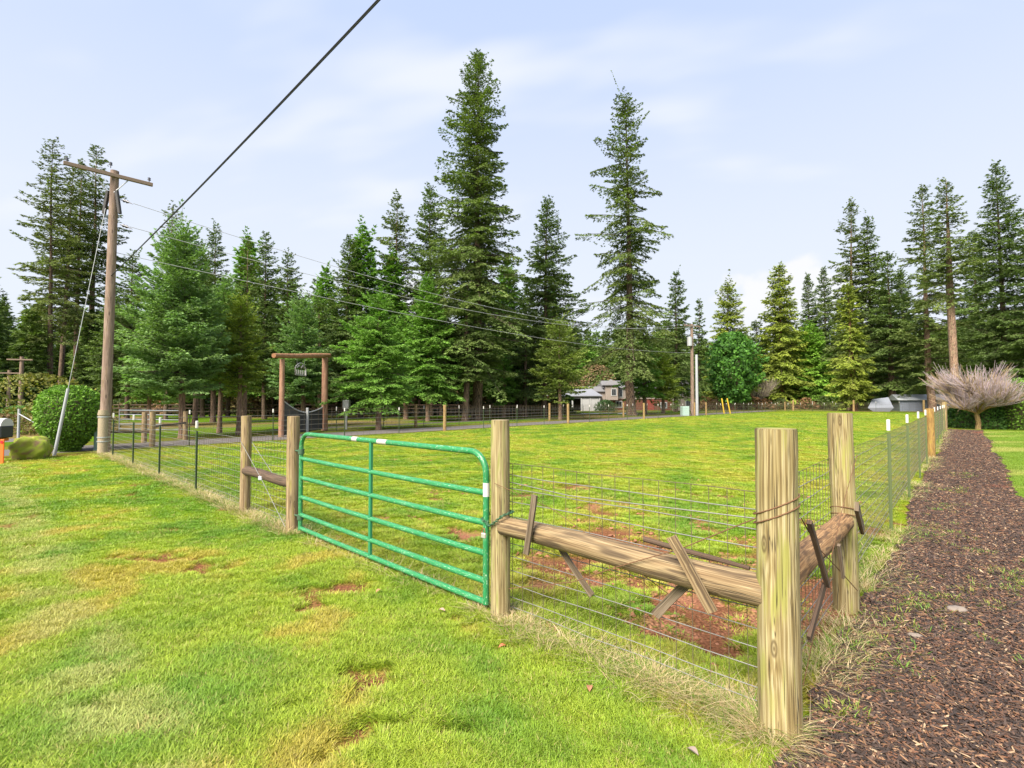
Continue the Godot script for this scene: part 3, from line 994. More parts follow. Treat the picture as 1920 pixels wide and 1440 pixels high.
const TREES := [
	[-51.46, -54.81, 30.81, 3.65, 8.15, "sparse", 0.267, "tall thin fir with bare dark spire rising behind the round clipped shrub, leftmost tall fir"],
	[-54.43, -59.19, 30.36, 3.36, 11.26, "sparse", 0.256, "thin fir just beside the leftmost bare-spired fir, behind the round shrub"],
	[-54.76, -61.65, 32.11, 3.56, 11.66, "fir2", 0.267, "tall ragged fir seen under the left arm of the near utility pole"],
	[-55.12, -64.33, 35.23, 4.80, 16.33, "fir2", 0.314, "tallest ragged fir directly behind the top of the near utility pole"],
	[-32.19, -41.12, 14.18, 2.20, 4.28, "fir", 0.178, "mid-height dark fir just right of the near utility pole shaft"],
	[-13.79, -20.58, 8.67, 2.10, 2.09, "young", 0.123, "full windblown fir with pale green crown, nearest tree right of the utility pole"],
	[-27.34, -38.96, 17.58, 1.49, 7.96, "sparse", 0.148, "slender spire-topped fir peeking above the pale windblown fir"],
	[-21.42, -35.25, 14.18, 2.19, 2.94, "fir", 0.172, "dark pointed fir behind and right of the pale windblown fir"],
	[-21.13, -32.90, 12.22, 1.49, 3.38, "fir", 0.160, "narrow fir squeezed between the windblown fir and its pointed neighbour"],
	[-14.20, -23.90, 7.60, 1.39, 2.32, "young", 0.104, "bright green young fir with straight pale trunk left of the yellowish fir"],
	[-12.63, -22.80, 6.42, 1.35, 2.19, "yellow", 0.099, "yellowish young fir with thin slanting trunk left of the log archway"],
	[-20.09, -37.01, 13.99, 1.67, 3.61, "fir2", 0.140, "thin see-through fir topping the yellowish young fir"],
	[-20.68, -41.12, 15.73, 2.32, 3.16, "fir", 0.178, "pointed dark fir whose tip stands left of the log archway"],
	[-17.78, -38.96, 13.52, 2.41, 2.65, "fir", 0.190, "broad dark fir directly above the log archway"],
	[-12.58, -29.62, 7.73, 1.91, 1.76, "blue", 0.128, "young blue-green fir standing right behind the log archway"],
	[-21.84, -29.62, 7.73, 1.62, 1.86, "young2", 0.112, "low dark-green fir with thin trunk behind the wooden corner posts"],
	[-15.28, -44.85, 16.81, 3.08, 3.06, "fir", 0.219, "dark fir standing alone above the archway's right post"],
	[-7.18, -26.45, 7.31, 2.57, 1.83, "young2", 0.129, "broad bright green hemlock with drooping boughs in front of the grove, right of the archway"],
	[-11.74, -49.33, 22.82, 3.71, 4.27, "fir2", 0.267, "tall fir left of the pair beside the giant fir"],
	[-8.11, -49.33, 23.37, 4.10, 4.81, "fir", 0.267, "tall dense fir touching the left side of the giant fir"],
	[-2.81, -40.01, 30.40, 4.67, 4.20, "giant", 0.412, "giant fir, tallest tree in view, with thick bare lower trunk"],
	[-3.57, -37.96, 11.96, 2.56, 3.45, "fir", 0.247, "dark-trunked fir tucked just left of the giant fir's trunk"],
	[-6.28, -37.01, 10.89, 2.56, 2.32, "young2", 0.160, "mid-green fir with slim trunk left of the giant fir, below the tall dense one"],
	[3.20, -49.33, 22.27, 4.15, 4.81, "fir", 0.294, "tall fir touching the right side of the giant fir"],
	[3.89, -40.01, 7.87, 2.42, 1.82, "pine", 0.152, "thin wispy pine in front of the grey garage"],
	[-0.73, -44.85, 5.59, 1.68, 1.84, "young2", 0.146, "small pale young fir just right of the giant fir's trunk"],
	[12.31, -51.03, 33.61, 5.11, 4.92, "giant2", 0.470, "second tallest fir, lone and open-crowned, beside the far house"],
	[22.27, -67.25, 19.36, 3.14, 2.33, "fir", 0.291, "dark fir behind the transformer pole"],
	[28.01, -73.97, 16.91, 1.78, 2.40, "fir", 0.240, "small narrow fir tip just right of the transformer pole"],
	[18.12, -59.19, 7.25, 2.12, 2.11, "yellow", 0.192, "small yellow-green tree in front of the far house"],
	[15.27, -56.91, 7.78, 2.83, 2.52, "young2", 0.216, "dark green small fir beside the lone fir's trunk, in front of the house"],
	[35.75, -82.18, 21.50, 5.11, 2.04, "cedar", 0.401, "feathery cedar above the round glossy tree"],
	[47.74, -87.01, 25.74, 5.53, 3.01, "cedar", 0.519, "pointed cedar with reddish trunk under the white cumulus"],
	[52.92, -87.01, 14.66, 5.39, 0.28, "cedarlow", 0.377, "bright green cedar with boughs sweeping to the grass"],
	[69.58, -113.77, 31.15, 3.86, 2.83, "fir", 0.493, "dark narrow fir behind the sweeping cedar, left of its pair"],
	[73.02, -113.77, 32.91, 4.03, 2.83, "fir", 0.493, "dark narrow fir behind the sweeping cedar, right of its pair"],
	[56.65, -82.18, 35.31, 4.91, 6.95, "fir2", 0.445, "tall fir with pale visible trunk above the yellow-green cedar"],
	[60.30, -82.18, 32.39, 4.96, 6.06, "fir", 0.401, "tall dense fir right beside the pale-trunked fir"],
	[48.79, -70.45, 18.51, 3.52, 1.98, "cedar", 0.458, "broad yellow-green cedar left of the blue-grey shed"],
	[56.99, -73.97, 24.24, 4.25, 3.84, "fir", 0.481, "dark-trunked fir in front of the blue-grey shed"],
	[57.19, -67.25, 31.65, 5.04, 4.15, "fir2", 0.474, "tall ragged fir right of the blue-grey shed"],
	[47.51, -52.85, 25.81, 3.22, 12.54, "fir2", 0.372, "tall fir with long bare pinkish trunk behind the leafless pruned tree"],
	[59.74, -59.19, 30.89, 4.48, 4.81, "fir", 0.417, "tall dense fir at the right edge, left of two"],
	[56.49, -52.85, 27.16, 3.89, 3.32, "fir", 0.372, "tall dense fir cut by the right edge of the picture"],
	[87.85, -92.45, 33.98, 5.18, 6.61, "fir", 0.501, "mid-height dark fir filling the gap behind the leafless pruned tree"],
	[85.07, -105.65, 30.44, 4.81, 6.75, "fir", 0.572, "mid-height dark fir behind the shed roof"],
	[-95.25, -92.45, 21.14, 3.62, 3.10, "fir", 0.451, "dark fir at the far left edge beyond the road"],
	[-90.65, -92.45, 16.89, 2.94, 3.10, "fir", 0.401, "short dark fir beyond the road, second from the left edge"],
	[-78.44, -73.97, 20.16, 3.56, 2.80, "fir", 0.361, "dark fir cut by the left edge of the picture"],
	[-31.76, -38.96, 10.52, 1.63, 3.08, "fir", 0.190, "dark fir hidden behind the near utility pole shaft"],
	[14.01, -92.45, 11.64, 3.64, 3.10, "young2", 0.351, "green conifer behind the grey garage roof"],
	[46.02, -92.45, 16.69, 3.87, 2.60, "fir", 0.401, "dark conifer between the glossy round tree and the reddish-trunked cedar"],
	[70.89, -105.65, 23.47, 4.52, 3.32, "fir", 0.515, "dark conifer in shadow left of the yellow-green cedar"],
	[85.58, -113.77, 27.65, 4.26, 5.91, "fir", 0.555, "dark conifer directly left of the shed's rear wall"],
	[-15.17, -38.96, 9.66, 1.95, 2.44, "fir", 0.169, "dark conifer just right of the archway behind the blue-green fir"],
	[-8.89, -41.12, 8.76, 2.35, 2.27, "young2", 0.178, "green conifer between the broad hemlock and the giant fir"],
	[1.25, -46.25, 9.15, 2.70, 2.35, "fir", 0.200, "dark conifer right of the giant fir, left of the wispy pine"],
]

func plant_trees() -> void:
	var bark_fir := mat("fir_bark", Color.WHITE, 0.95, 0.0, bark(61, Color(0.52, 0.43, 0.36), Color(0.22, 0.17, 0.14), Color(0.36, 0.34, 0.24)))
	var bark_pale := mat("pale_bark", Color.WHITE, 0.95, 0.0, bark(62, Color(0.62, 0.50, 0.42), Color(0.30, 0.23, 0.19), Color(0.50, 0.48, 0.36)))
	var bark_red := mat("red_bark", Color.WHITE, 0.95, 0.0, bark(63, Color(0.56, 0.38, 0.29), Color(0.24, 0.15, 0.11), Color(0.40, 0.33, 0.24)))
	for m in [bark_fir, bark_pale, bark_red]:
		m.uv1_scale = Vector3(1, 0.45, 1)
	var limb := mat("limb", Color(0.085, 0.062, 0.045), 0.95)
	var leaf := foliage("needles")
	var i := 0
	rng.seed = 69
	for t in TREES:
		var name_: String = {"cedar": "cedar_tree", "cedarlow": "cedar_tree", "pine": "pine_tree"}.get(t[5], "fir_tree")
		var o := thing(name_, t[7], "tree", Vector3(t[0], 0, t[1]), 0.0, "conifers round the paddock")
		var s := clampf(-t[1] * 0.0062, 0.15, 0.56)
		var made := conifer(100 + i, t[2], t[3] * (1.0 if "cedar" in t[5] else 1.18), t[4], STYLES[t[5]], s)
		var pale: bool = t[5] in ["young", "yellow", "blue", "pine", "young2", "fir2"]
		part("trunk", trunk_mesh(t[2], t[6], t[4]), bark_red if t[5] == "cedar" else (bark_pale if pale else bark_fir), o)
		part("limbs", made[0], limb, o).set_meta("kind", "stuff")
		part("crown", made[1], leaf, o)
		o.rotation = Vector3(rng.randfn(0, 0.012), 0, rng.randfn(0, 0.012))
		i += 1
	# second row of the grove: shaded trunks, alike
	var protos := []
	for k in 3:
		var h: float = [12.0, 14.0, 10.0][k]
		var made := conifer(300 + k, h, 2.9, 2.4, STYLES["young2" if k == 1 else "fir"], 0.40)
		protos.append([trunk_mesh(h, 0.16, 2.6), made[0], made[1]])
	rng.seed = 70
	for k in 32:
		var z := rng.randf_range(-45.0, -62.0)
		var x := -36.0 + 40.0 * (k + rng.randf()) / 32.0
		x *= -z / 50.0
		var o := thing("grove_conifer", "slim dark conifer in the shaded second row of the grove behind the archway", "tree", Vector3(x, 0, z), rng.randf() * TAU, "second row of the grove")
		var p: Array = protos[k % 3]
		part("trunk", p[0], bark_fir, o)
		part("limbs", p[1], limb, o).set_meta("kind", "stuff")
		part("crown", p[2], leaf, o)
		o.scale = Vector3.ONE * rng.randf_range(0.85, 1.3)
	# far wood, which reads as one mass
	var far := []
	for k in 3:
		far.append(conifer(320 + k, 20.0, 4.2, 1.2, STYLES["fir"], 0.85)[1])
	var xs := [[], [], []]
	var cs := [PackedColorArray(), PackedColorArray(), PackedColorArray()]
	for k in 520:
		var an := rng.randf_range(-0.92, 0.95)
		var d := rng.randf_range(96.0, 175.0)
		if an < 0.16 and rng.randf() < 0.5:
			d = rng.randf_range(72.0, 110.0)
		var p := Vector3(sin(an) * d, 0, -cos(an) * d)
		var hh := rng.randf_range(0.55, 1.0) * (d / 150.0) * (1.05 if an > 0.34 else 1.2)
		if an > 0.16 and an < 0.40:
			hh *= 1.05
		var q := k % 3
		xs[q].append(Transform3D(Basis(Vector3.UP, rng.randf() * TAU).scaled(Vector3(hh * 1.15, hh, hh * 1.15)), p))
		var tone := rng.randf_range(0.9, 1.5)
		cs[q].append(Color(tone, tone, tone * rng.randf_range(0.9, 1.2)))
	for q in 3:
		copies("far_wood", far[q], leaf, xs[q], cs[q], self, "distant dark conifer wood closing the view behind the paddock", "wood")

# leafy mass: small leaves on and just under a shape given by radius(height 0..1, angle)
func leafy(seed_: int, count: int, h: float, rad: Callable, leaf: float, cols: Array, depth: float) -> ArrayMesh:
	var r := RandomNumberGenerator.new()
	r.seed = seed_
	var b := MB.new()
	for i in count:
		var t := r.randf()
		var an := r.randf() * TAU
		var rr: float = rad.call(t, an)
		var top := r.randf() < 0.22
		if top:
			t = 1.0 - 0.1 * r.randf()
			rr = rad.call(t, an) * sqrt(r.randf())
		var out := Vector3(cos(an), 0, sin(an))
		var p := out * (rr - depth * absf(r.randfn(0, 0.5))) + Vector3(0, h * t, 0)
		var nrm := (out + Vector3(0, 1.2 if top else (t - 0.4) * 0.9, 0)).normalized()
		var d := (nrm * r.randf_range(0.1, 0.9) + Vector3(r.randf_range(-1, 1), r.randf_range(-0.7, 1), r.randf_range(-1, 1)) * 0.8).normalized()
		var s := d.cross(nrm + Vector3(r.randf_range(-0.5, 0.5), r.randf_range(-0.5, 0.5), 0)).normalized()
		var l := leaf * r.randf_range(0.6, 1.3)
		var w := l * 0.32
		b.col = (cols[r.randi() % cols.size()] as Color) * r.randf_range(0.75, 1.25)
		var m1 := p + d * l * 0.5
		b.quad(p, m1 + s * w, p + d * l, m1 - s * w)
	return b.mesh()

func core_mesh(h: float, rad: Callable, shrink: float) -> ArrayMesh:
	var st := SurfaceTool.new()
	st.begin(Mesh.PRIMITIVE_TRIANGLES)
	st.set_smooth_group(0)
	var rows := 12
	var cols := 20
	var at := func(i: int, j: int) -> Vector3:
		var t := float(j) / rows
		var an := TAU * (i % cols) / cols
		return Vector3(cos(an), 0, sin(an)) * maxf(0.01, rad.call(t, an) - shrink) * (1.0 if j < rows else 0.05) + Vector3(0, t * (h - shrink), 0)
	for j in rows:
		for i in cols:
			for w in [at.call(i, j), at.call(i + 1, j), at.call(i + 1, j + 1), at.call(i, j), at.call(i + 1, j + 1), at.call(i, j + 1)]:
				st.add_vertex(w)
	st.generate_normals()
	return st.commit()

func shrub(called: String, label: String, category: String, at: Vector3, h: float, rad: Callable, count: int, leaf: float, cols: Array, seed_: int, depth := 0.08, core := Color(0.10, 0.085, 0.045)) -> Node3D:
	var o := thing(called, label, category, at)
	part("foliage", leafy(seed_, count, h, rad, leaf, cols, depth), foliage("shrub_leaf"), o)
	part("stems", core_mesh(h, rad, maxf(0.09, depth * 1.9)), mat("shrub_core_%s" % core.to_html(false), core, 1.0), o)
	return o

# a tree of bare shoots: gnarled trunk, arching limbs, long upright twigs
func bare_tree(called: String, label: String, at: Vector3, h: float, spread: float, shoots: int, shoot_cols: Array, trunk_col: Material, seed_: int, trunk_h: float, upward := 0.5) -> void:
	var r := RandomNumberGenerator.new()
	r.seed = seed_
	var o := thing(called, label, "tree", at)
	var tb := MB.new()
	tb.tube([Vector3(0, -0.1, 0), Vector3(0.03, trunk_h * 0.4, 0.02), Vector3(-0.04, trunk_h * 0.8, 0), Vector3(0, trunk_h, 0.02)], [0.14, 0.11, 0.105, 0.10], 9, false, 0.25, n_fine)
	part("trunk", tb.mesh(), trunk_col, o)
	var lb := MB.new()
	var tips := []
	for i in 13:
		var an := TAU * i / 13.0 + r.randf_range(-0.2, 0.2)
		var out := Vector3(cos(an), 0, sin(an))
		var l := spread * r.randf_range(0.45, 0.72)
		var rise := h * r.randf_range(0.06, 0.34)
		var p0 := Vector3(0, trunk_h * r.randf_range(0.8, 1.0), 0)
		var p1 := p0 + out * l * 0.5 + Vector3(0, rise * 0.7, 0)
		var p2 := p0 + out * l + Vector3(0, rise * 1.0, 0)
		lb.tube([p0, p1, p2], [0.055, 0.04, 0.018], 6, false, 0.2, n_fine)
		for k in 9:
			tips.append([p0.lerp(p1, r.randf()) if k < 3 else p1.lerp(p2, r.randf()), out])
		for k in 4:
			var q0 := p1.lerp(p2, r.randf())
			var sd := out.rotated(Vector3.UP, r.randf_range(-1.2, 1.2))
			var q1 := q0 + sd * l * r.randf_range(0.2, 0.45) + Vector3(0, rise * r.randf_range(0.0, 0.5), 0)
			lb.tube([q0, q0.lerp(q1, 0.5) + Vector3(0, 0.05, 0), q1], [0.022, 0.017, 0.01], 5, false)
			for w in 5:
				tips.append([q0.lerp(q1, r.randf()), sd])
	part("limbs", lb.mesh(), trunk_col, o)
	var sb := MB.new()
	for i in shoots:
		var t: Array = tips[r.randi() % tips.size()]
		var p: Vector3 = t[0]
		var far: float = Vector2(p.x, p.z).length() / spread
		var d: Vector3 = (t[1] * r.randf_range(0.1, 1.1) * (0.4 + far) + Vector3(r.randf_range(-0.55, 0.55), upward * r.randf_range(0.1, 1.3) + r.randf_range(-0.1, 1.0) * (1.2 - far), r.randf_range(-0.55, 0.55))).normalized()
		var l := h * r.randf_range(0.08, 0.36) * (1.15 - 0.3 * far)
		sb.col = (shoot_cols[r.randi() % shoot_cols.size()] as Color) * r.randf_range(0.8, 1.2)
		var bend: Vector3 = Vector3(0, l * 0.14, 0) + t[1] * l * 0.05
		var kink := Vector3(r.randf_range(-1, 1), r.randf_range(-1, 1), r.randf_range(-1, 1)) * l * 0.05
		sb.tube([p, p + d * l * 0.5 + kink, p + d * l + bend], [0.013, 0.011, 0.007], 3, false)
		for w in 2:
			var q := p + d * l * r.randf_range(0.3, 0.8) + kink * 0.8
			var e := (d + Vector3(r.randf_range(-0.7, 0.7), r.randf_range(-0.2, 0.6), r.randf_range(-0.7, 0.7))).normalized() * l * r.randf_range(0.2, 0.45)
			sb.tube([q, q + e], [0.007, 0.004], 3, false)
	part("shoots", sb.mesh(), mat("shoots", Color.WHITE, 0.9, 0.0, null, true), o)

# ------------------------------------------------------------------ scene
func _ready() -> void:
	build_light()
	for q in [[n_big, 1, 0.03], [n_mid, 2, 0.11], [n_fine, 3, 0.9], [n_mud, 4, 0.09]]:
		q[0].seed = q[1]
		q[0].frequency = q[2]
		q[0].noise_type = FastNoiseLite.TYPE_SIMPLEX_SMOOTH
		q[0].fractal_octaves = 3
	build_ground()
	build_paths()
	plant_trees()
	var tris := 0
	for o in find_children("crown", "MeshInstance3D", true, false):
		tris += o.mesh.surface_get_array_len(0) / 3
	print("crown triangles ", tris)
	build_shrubs()
	build_front_fence()
	build_side_fence()
	build_far_fences()
	build_poles()
	build_archway()
	build_roadside()
	build_buildings()
	scatter_grass()
	scatter_litter()
	print("done")

func build_light() -> void:
	var cam := Camera3D.new()
	cam.name = "camera"
	cam.fov = 75.92
	cam.near = 0.05
	cam.far = 900.0
	add_child(cam)
	cam.position = Vector3(0, 1.6, 0)
	cam.rotation.x = atan(30.0 / 923.0)
	cam.current = true
	var sun := DirectionalLight3D.new()
	sun.name = "sun"
	sun.light_energy = 0.5
	sun.light_angular_distance = 34.0
	sun.light_color = Color(1.0, 0.965, 0.90)
	sun.shadow_enabled = true
	add_child(sun)
	sun.look_at_from_position(Vector3(-13, 25, 20), Vector3.ZERO)
	var env := Environment.new()
	env.background_mode = Environment.BG_SKY
	env.tonemap_mode = Environment.TONE_MAPPER_LINEAR
	env.tonemap_exposure = 7.2
	env.background_energy_multiplier = 0.143
	env.sdfgi_enabled = true
	env.ssao_enabled = true
	env.ssil_enabled = true
	var sky := Sky.new()
	var sm := PanoramaSkyMaterial.new()
	sm.panorama = sky_picture()
	sky.sky_material = sm
	env.sky = sky
	var we := WorldEnvironment.new()
	we.name = "environment"
	we.environment = env
	add_child(we)

func sky_picture() -> ImageTexture:
	var w := 2048
	var h := 1024
	var data := PackedFloat32Array()
	data.resize(w * h * 3)
	var wisp := noise_of(201, 1.0, 4)
	var puff := noise_of(202, 1.0, 5)
	var heaps := [[26.5, 11.8, 4.6, 2.6], [20.3, 11.3, 3.4, 2.0], [-46.5, 10.6, 4.5, 2.4], [-21.5, 11.2, 2.6, 1.7], [75, 12, 6, 3], [120, 11, 7, 3], [-95, 12, 6, 3], [-150, 11, 7, 3.2], [170, 12, 5, 2.6]]
	for y in h:
		var el := 90.0 - 180.0 * (y + 0.5) / h
		for x in w:
			var c := Vector3(0.86, 0.90, 0.98)
			if el > -1.0:
				var az := 360.0 * (x + 0.5) / w - 180.0
				var e := deg_to_rad(el)
				var d := Vector3(sin(deg_to_rad(az)) * cos(e), sin(e), -cos(deg_to_rad(az)) * cos(e))
				var low := Vector3(0.83, 0.89, 1.0)
				var high := Vector3(0.55, 0.68, 1.04)
				c = low.lerp(high, smoothstep(6.0, 48.0, el))
				# thin high cloud, drawn out sideways
				var flat := d / (d.y + 0.22)
				var k := wisp.get_noise_3d(flat.x * 0.9 + flat.z * 0.5, flat.z * 2.6 - flat.x * 0.7, 0.0)
				var k2 := wisp.get_noise_3d(flat.x * 0.5 + 20.0, flat.z * 0.9, 4.0)
				c = c.lerp(Vector3(0.90, 0.935, 1.02), smoothstep(0.02, 0.62, k * 0.75 + k2 * 0.7) * 0.8)
				# low cumulus heaps
				if el < 20.0:
					for q in heaps:
						var dx: float = (az - q[0]) / q[2]
						var dy: float = (el - q[1]) / q[3]
						if absf(dx) < 1.6 and dy < 1.6:
							var edge := 1.0 - sqrt(dx * dx + maxf(dy, 0.0) * dy) + 0.75 * puff.get_noise_3d(d.x * 14.0, d.y * 18.0, d.z * 14.0)
							c = c.lerp(Vector3(0.97, 0.97, 1.0), smoothstep(0.0, 0.5, edge) * smoothstep(-2.4, -0.2, dy) * 0.85)
			var o := (y * w + x) * 3
			data[o] = c.x
			data[o + 1] = c.y
			data[o + 2] = c.z
	return ImageTexture.create_from_image(Image.create_from_data(w, h, false, Image.FORMAT_RGBF, data.to_byte_array()))

func build_paths() -> void:
	var mulch := mat("mulch", Color(0.055, 0.034, 0.025), 0.95, 0.0, speckle(8, 0.25, 0.25))
	mulch.uv1_triplanar = true
	mulch.uv1_world_triplanar = true
	mulch.uv1_scale = Vector3.ONE * 1.9
	setting("mulch_path", strip_mesh(-3.0, 33.0, 0.12, mulch_edge, mulch_inner, 16, 0.014, 0.012, 1.01), mulch)
	var asphalt := mat("gravel_drive", Color(0.18, 0.155, 0.145), 0.95, 0.0, speckle(9, 0.6, 0.2))
	asphalt.uv1_triplanar = true
	asphalt.uv1_world_triplanar = true
	asphalt.uv1_scale = Vector3.ONE * 0.8
	setting("driveway", strip_mesh(-60.0, 78.0, 0.7, func(a): return 19.55 + 0.25 * n_mid.get_noise_1d(a * 3.0), func(a): return 22.3 + 0.3 * n_mid.get_noise_1d(a * 3.0 + 40.0), 6, 0.02, 0.0), asphalt)
	setting("road", strip_mesh(-60.0, -0.2, 0.8, func(a): return 26.2 + 0.2 * n_mid.get_noise_1d(a * 3.0), func(a): return 28.6 + 0.2 * n_mid.get_noise_1d(a * 3.0 + 40.0), 6, 0.02, 0.0), asphalt)
	var track := mat("dirt_track", Color(0.10, 0.075, 0.06), 0.95, 0.0, speckle(10, 0.6, 0.2))
	track.uv1_triplanar = true
	track.uv1_world_triplanar = true
	setting("grove_track", strip_mesh(8.0, 34.0, 0.7, func(a): return 26.0 + 0.35 * n_mid.get_noise_1d(a * 4.0) + 0.08 * maxf(0.0, a - 18.0), func(a): return 27.3 + 0.35 * n_mid.get_noise_1d(a * 4.0 + 40.0) + 0.08 * maxf(0.0, a - 18.0), 4, 0.02, 0.0), track)

func build_shrubs() -> void:
	var egg := func(t: float, an: float) -> float:
		var k := [0.26, 0.40, 0.60, 0.78, 0.90, 0.96, 0.98, 0.97, 0.92, 0.78, 0.42]
		var i := clampi(int(t * 10.0), 0, 9)
		var r: float = lerpf(k[i], k[i + 1], t * 10.0 - i)
		return 0.82 * r * (1.0 + 0.035 * n_mid.get_noise_3d(cos(an) * 22.0, sin(an) * 22.0, t * 36.0))
	shrub("round_shrub", "clipped round laurel shrub with glossy leaves beside the near utility pole", "shrub", Vector3(-13.82, 0.0, -15.40), 2.0, egg, 13000, 0.085, [Color(0.14, 0.28, 0.03), Color(0.20, 0.37, 0.045), Color(0.10, 0.20, 0.025)], 81, 0.07)
	var dome := func(t: float, an: float) -> float:
		return 1.4 * sqrt(maxf(0.0, 1.0 - pow(t, 2.2))) * (1.0 + 0.12 * n_mid.get_noise_2d(an * 14.0, t * 30.0))
	shrub("laurel_bush", "dark glossy laurel bush behind the leafless pruned tree's trunk", "bush", Vector3(26.6, 0, -28.2), 1.9, dome, 9000, 0.13, [Color(0.08, 0.18, 0.035), Color(0.11, 0.23, 0.04), Color(0.06, 0.13, 0.03)], 82, 0.2)
	var wall := func(t: float, an: float) -> float:
		var c := maxf(absf(cos(an)), absf(sin(an)))
		return (1.55 / c) * (1.0 - 0.08 * smoothstep(0.9, 1.0, t)) * (1.0 + 0.02 * n_mid.get_noise_2d(an * 30.0, t * 40.0))
	shrub("clipped_hedge", "tall box-clipped green hedge at the right edge of the picture", "hedge", Vector3(28.55, 0, -26.6), 2.75, wall, 9000, 0.11, [Color(0.15, 0.29, 0.03), Color(0.19, 0.35, 0.035), Color(0.11, 0.21, 0.024)], 83, 0.08)
	var round_ := func(t: float, an: float) -> float:
		return 3.5 * pow(sin(clampf(t * 0.92 + 0.06, 0, 1) * PI), 0.55) * (1.0 + 0.95 * n_mid.get_noise_3d(cos(an) * 14.0, sin(an) * 14.0, t * 26.0) + 0.2 * n_mid.get_noise_3d(cos(an) * 40.0, sin(an) * 40.0, t * 70.0))
	var rt := shrub("broadleaf_tree", "rounded glossy dark-green broadleaf tree right of the transformer pole", "tree", Vector3(34.6, 1.3, -77.0), 10.6, round_, 12000, 0.5, [Color(0.065, 0.18, 0.022), Color(0.10, 0.25, 0.03), Color(0.045, 0.125, 0.02)], 84, 1.3)
	var tb := MB.new()
	tb.tube([Vector3(0, -1.5, 0), Vector3(0, 0, 0), Vector3(0.1, 3.0, 0)], [0.6, 0.45, 0.35], 9, false)
	part("trunk", tb.mesh(), mat("red_bark", Color.WHITE), rt)
	# loose shrubs
	var loose := [
		[Vector3(-21.5, 0, -24.0), 1.9, 1.9, "olive-green loose shrub at the road bend behind the round shrub", [Color(0.17, 0.17, 0.03), Color(0.12, 0.14, 0.03), Color(0.20, 0.15, 0.05)], 2600, 0.14],
		[Vector3(-26.5, 0, -27.5), 3.0, 2.6, "tall yellowish shrub beyond the road left of the round shrub", [Color(0.20, 0.19, 0.03), Color(0.14, 0.16, 0.03)], 3000, 0.16],
		[Vector3(-23.6, 0, -22.9), 0.9, 1.3, "low reddish-brown shrub beside the road at the left edge", [Color(0.16, 0.09, 0.05), Color(0.20, 0.13, 0.06), Color(0.13, 0.12, 0.03)], 2000, 0.1],
		[Vector3(-36.0, 0, -36.0), 1.1, 1.3, "small bright green rounded shrub at the far left verge", [Color(0.10, 0.22, 0.04), Color(0.14, 0.26, 0.06)], 1800, 0.14],
		[Vector3(10.2, 0, -88.0), 6.2, 3.4, "brown twiggy shrub rising behind the grey garage", [Color(0.22, 0.14, 0.07), Color(0.27, 0.18, 0.09), Color(0.18, 0.15, 0.06)], 3600, 0.32],
		[Vector3(14.6, 0, -87.0), 7.8, 3.8, "brown budding tree between the garage and the far house", [Color(0.24, 0.15, 0.08), Color(0.28, 0.19, 0.10), Color(0.17, 0.14, 0.06)], 3600, 0.34],
		[Vector3(13.0, 0, -68.5), 1.5, 1.5, "dark green garden bush between the garage and the brick house", [Color(0.05, 0.11, 0.03), Color(0.07, 0.14, 0.04)], 1600, 0.2],
		[Vector3(32.6, 0, -78.0), 1.6, 1.9, "brownish garden shrub right of the transformer pole", [Color(0.15, 0.10, 0.06), Color(0.20, 0.14, 0.08)], 1500, 0.2],
	]
	var k := 0
	for l in loose:
		var r0: float = l[2]
		var sd := 30.0 * k
		var fn := func(t: float, an: float) -> float:
			return r0 * sqrt(maxf(0.02, 1.0 - pow(absf(t - 0.28) / 0.74, 2.4))) * (1.0 + 0.35 * n_mid.get_noise_2d(an * 18.0 + sd, t * 26.0))
		shrub("loose_shrub", l[3], "shrub", l[0], l[1], fn, l[5], l[6], l[4], 90 + k, r0 * 0.4, Color(0.14, 0.12, 0.05))
		k += 1
	# undergrowth at the foot of the grove
	var clump := leafy(97, 420, 1.2, func(t, an): return 1.1 * sqrt(maxf(0.02, 1.0 - t * t)) * (1.0 + 0.3 * n_mid.get_noise_2d(an * 20.0, t * 30.0)), 0.24, [Color(1, 1, 1)], 0.4)
	var xs := []
	var cs := PackedColorArray()
	rng.seed = 98
	for i in 420:
		var z := rng.randf_range(-54.0, -74.0)
		var x := rng.randf_range(-0.85, 0.10) * -z
		if i > 330:
			x = rng.randf_range(0.28, 0.62) * 86.0
			z = rng.randf_range(-82.0, -98.0)
		var s := rng.randf_range(0.8, 2.2)
		xs.append(Transform3D(Basis(Vector3.UP, rng.randf() * TAU).scaled(Vector3(s, s * rng.randf_range(0.6, 1.1), s)), Vector3(x, 0, z)))
		var c := [Color(0.09, 0.13, 0.03), Color(0.20, 0.16, 0.055), Color(0.25, 0.14, 0.065), Color(0.08, 0.115, 0.03)][rng.randi() % 4] as Color
		cs.append(c * rng.randf_range(0.7, 1.2))
	copies("undergrowth", clump, foliage("shrub_leaf"), xs, cs, self, "tangled brown and green undergrowth at the foot of the grove", "undergrowth")
	# leafless trees
	var tan_bark := mat("pruned_bark", Color(0.40, 0.27, 0.12), 0.9, 0.0, bark(64, Color(1, 1, 1), Color(0.55, 0.5, 0.45), Color(0.8, 0.85, 0.6)))
	bare_tree("pruned_tree", "leafless pruned tree with a fan of pinkish shoots beyond the mulch path", Vector3(25.4, 0, -26.9), 3.9, 2.05, 1700, [Color(0.40, 0.31, 0.32), Color(0.35, 0.27, 0.27), Color(0.40, 0.29, 0.16), Color(0.42, 0.35, 0.36)], tan_bark, 121, 1.0, 0.55)
	bare_tree("leafless_tree", "small grey leafless tree left of the reddish-trunked cedar", Vector3(41.5, 0, -82.0), 6.0, 2.6, 420, [Color(0.26, 0.22, 0.17), Color(0.32, 0.26, 0.20)], mat("grey_bark", Color(0.2, 0.16, 0.13), 0.95), 122, 2.0, 1.0)

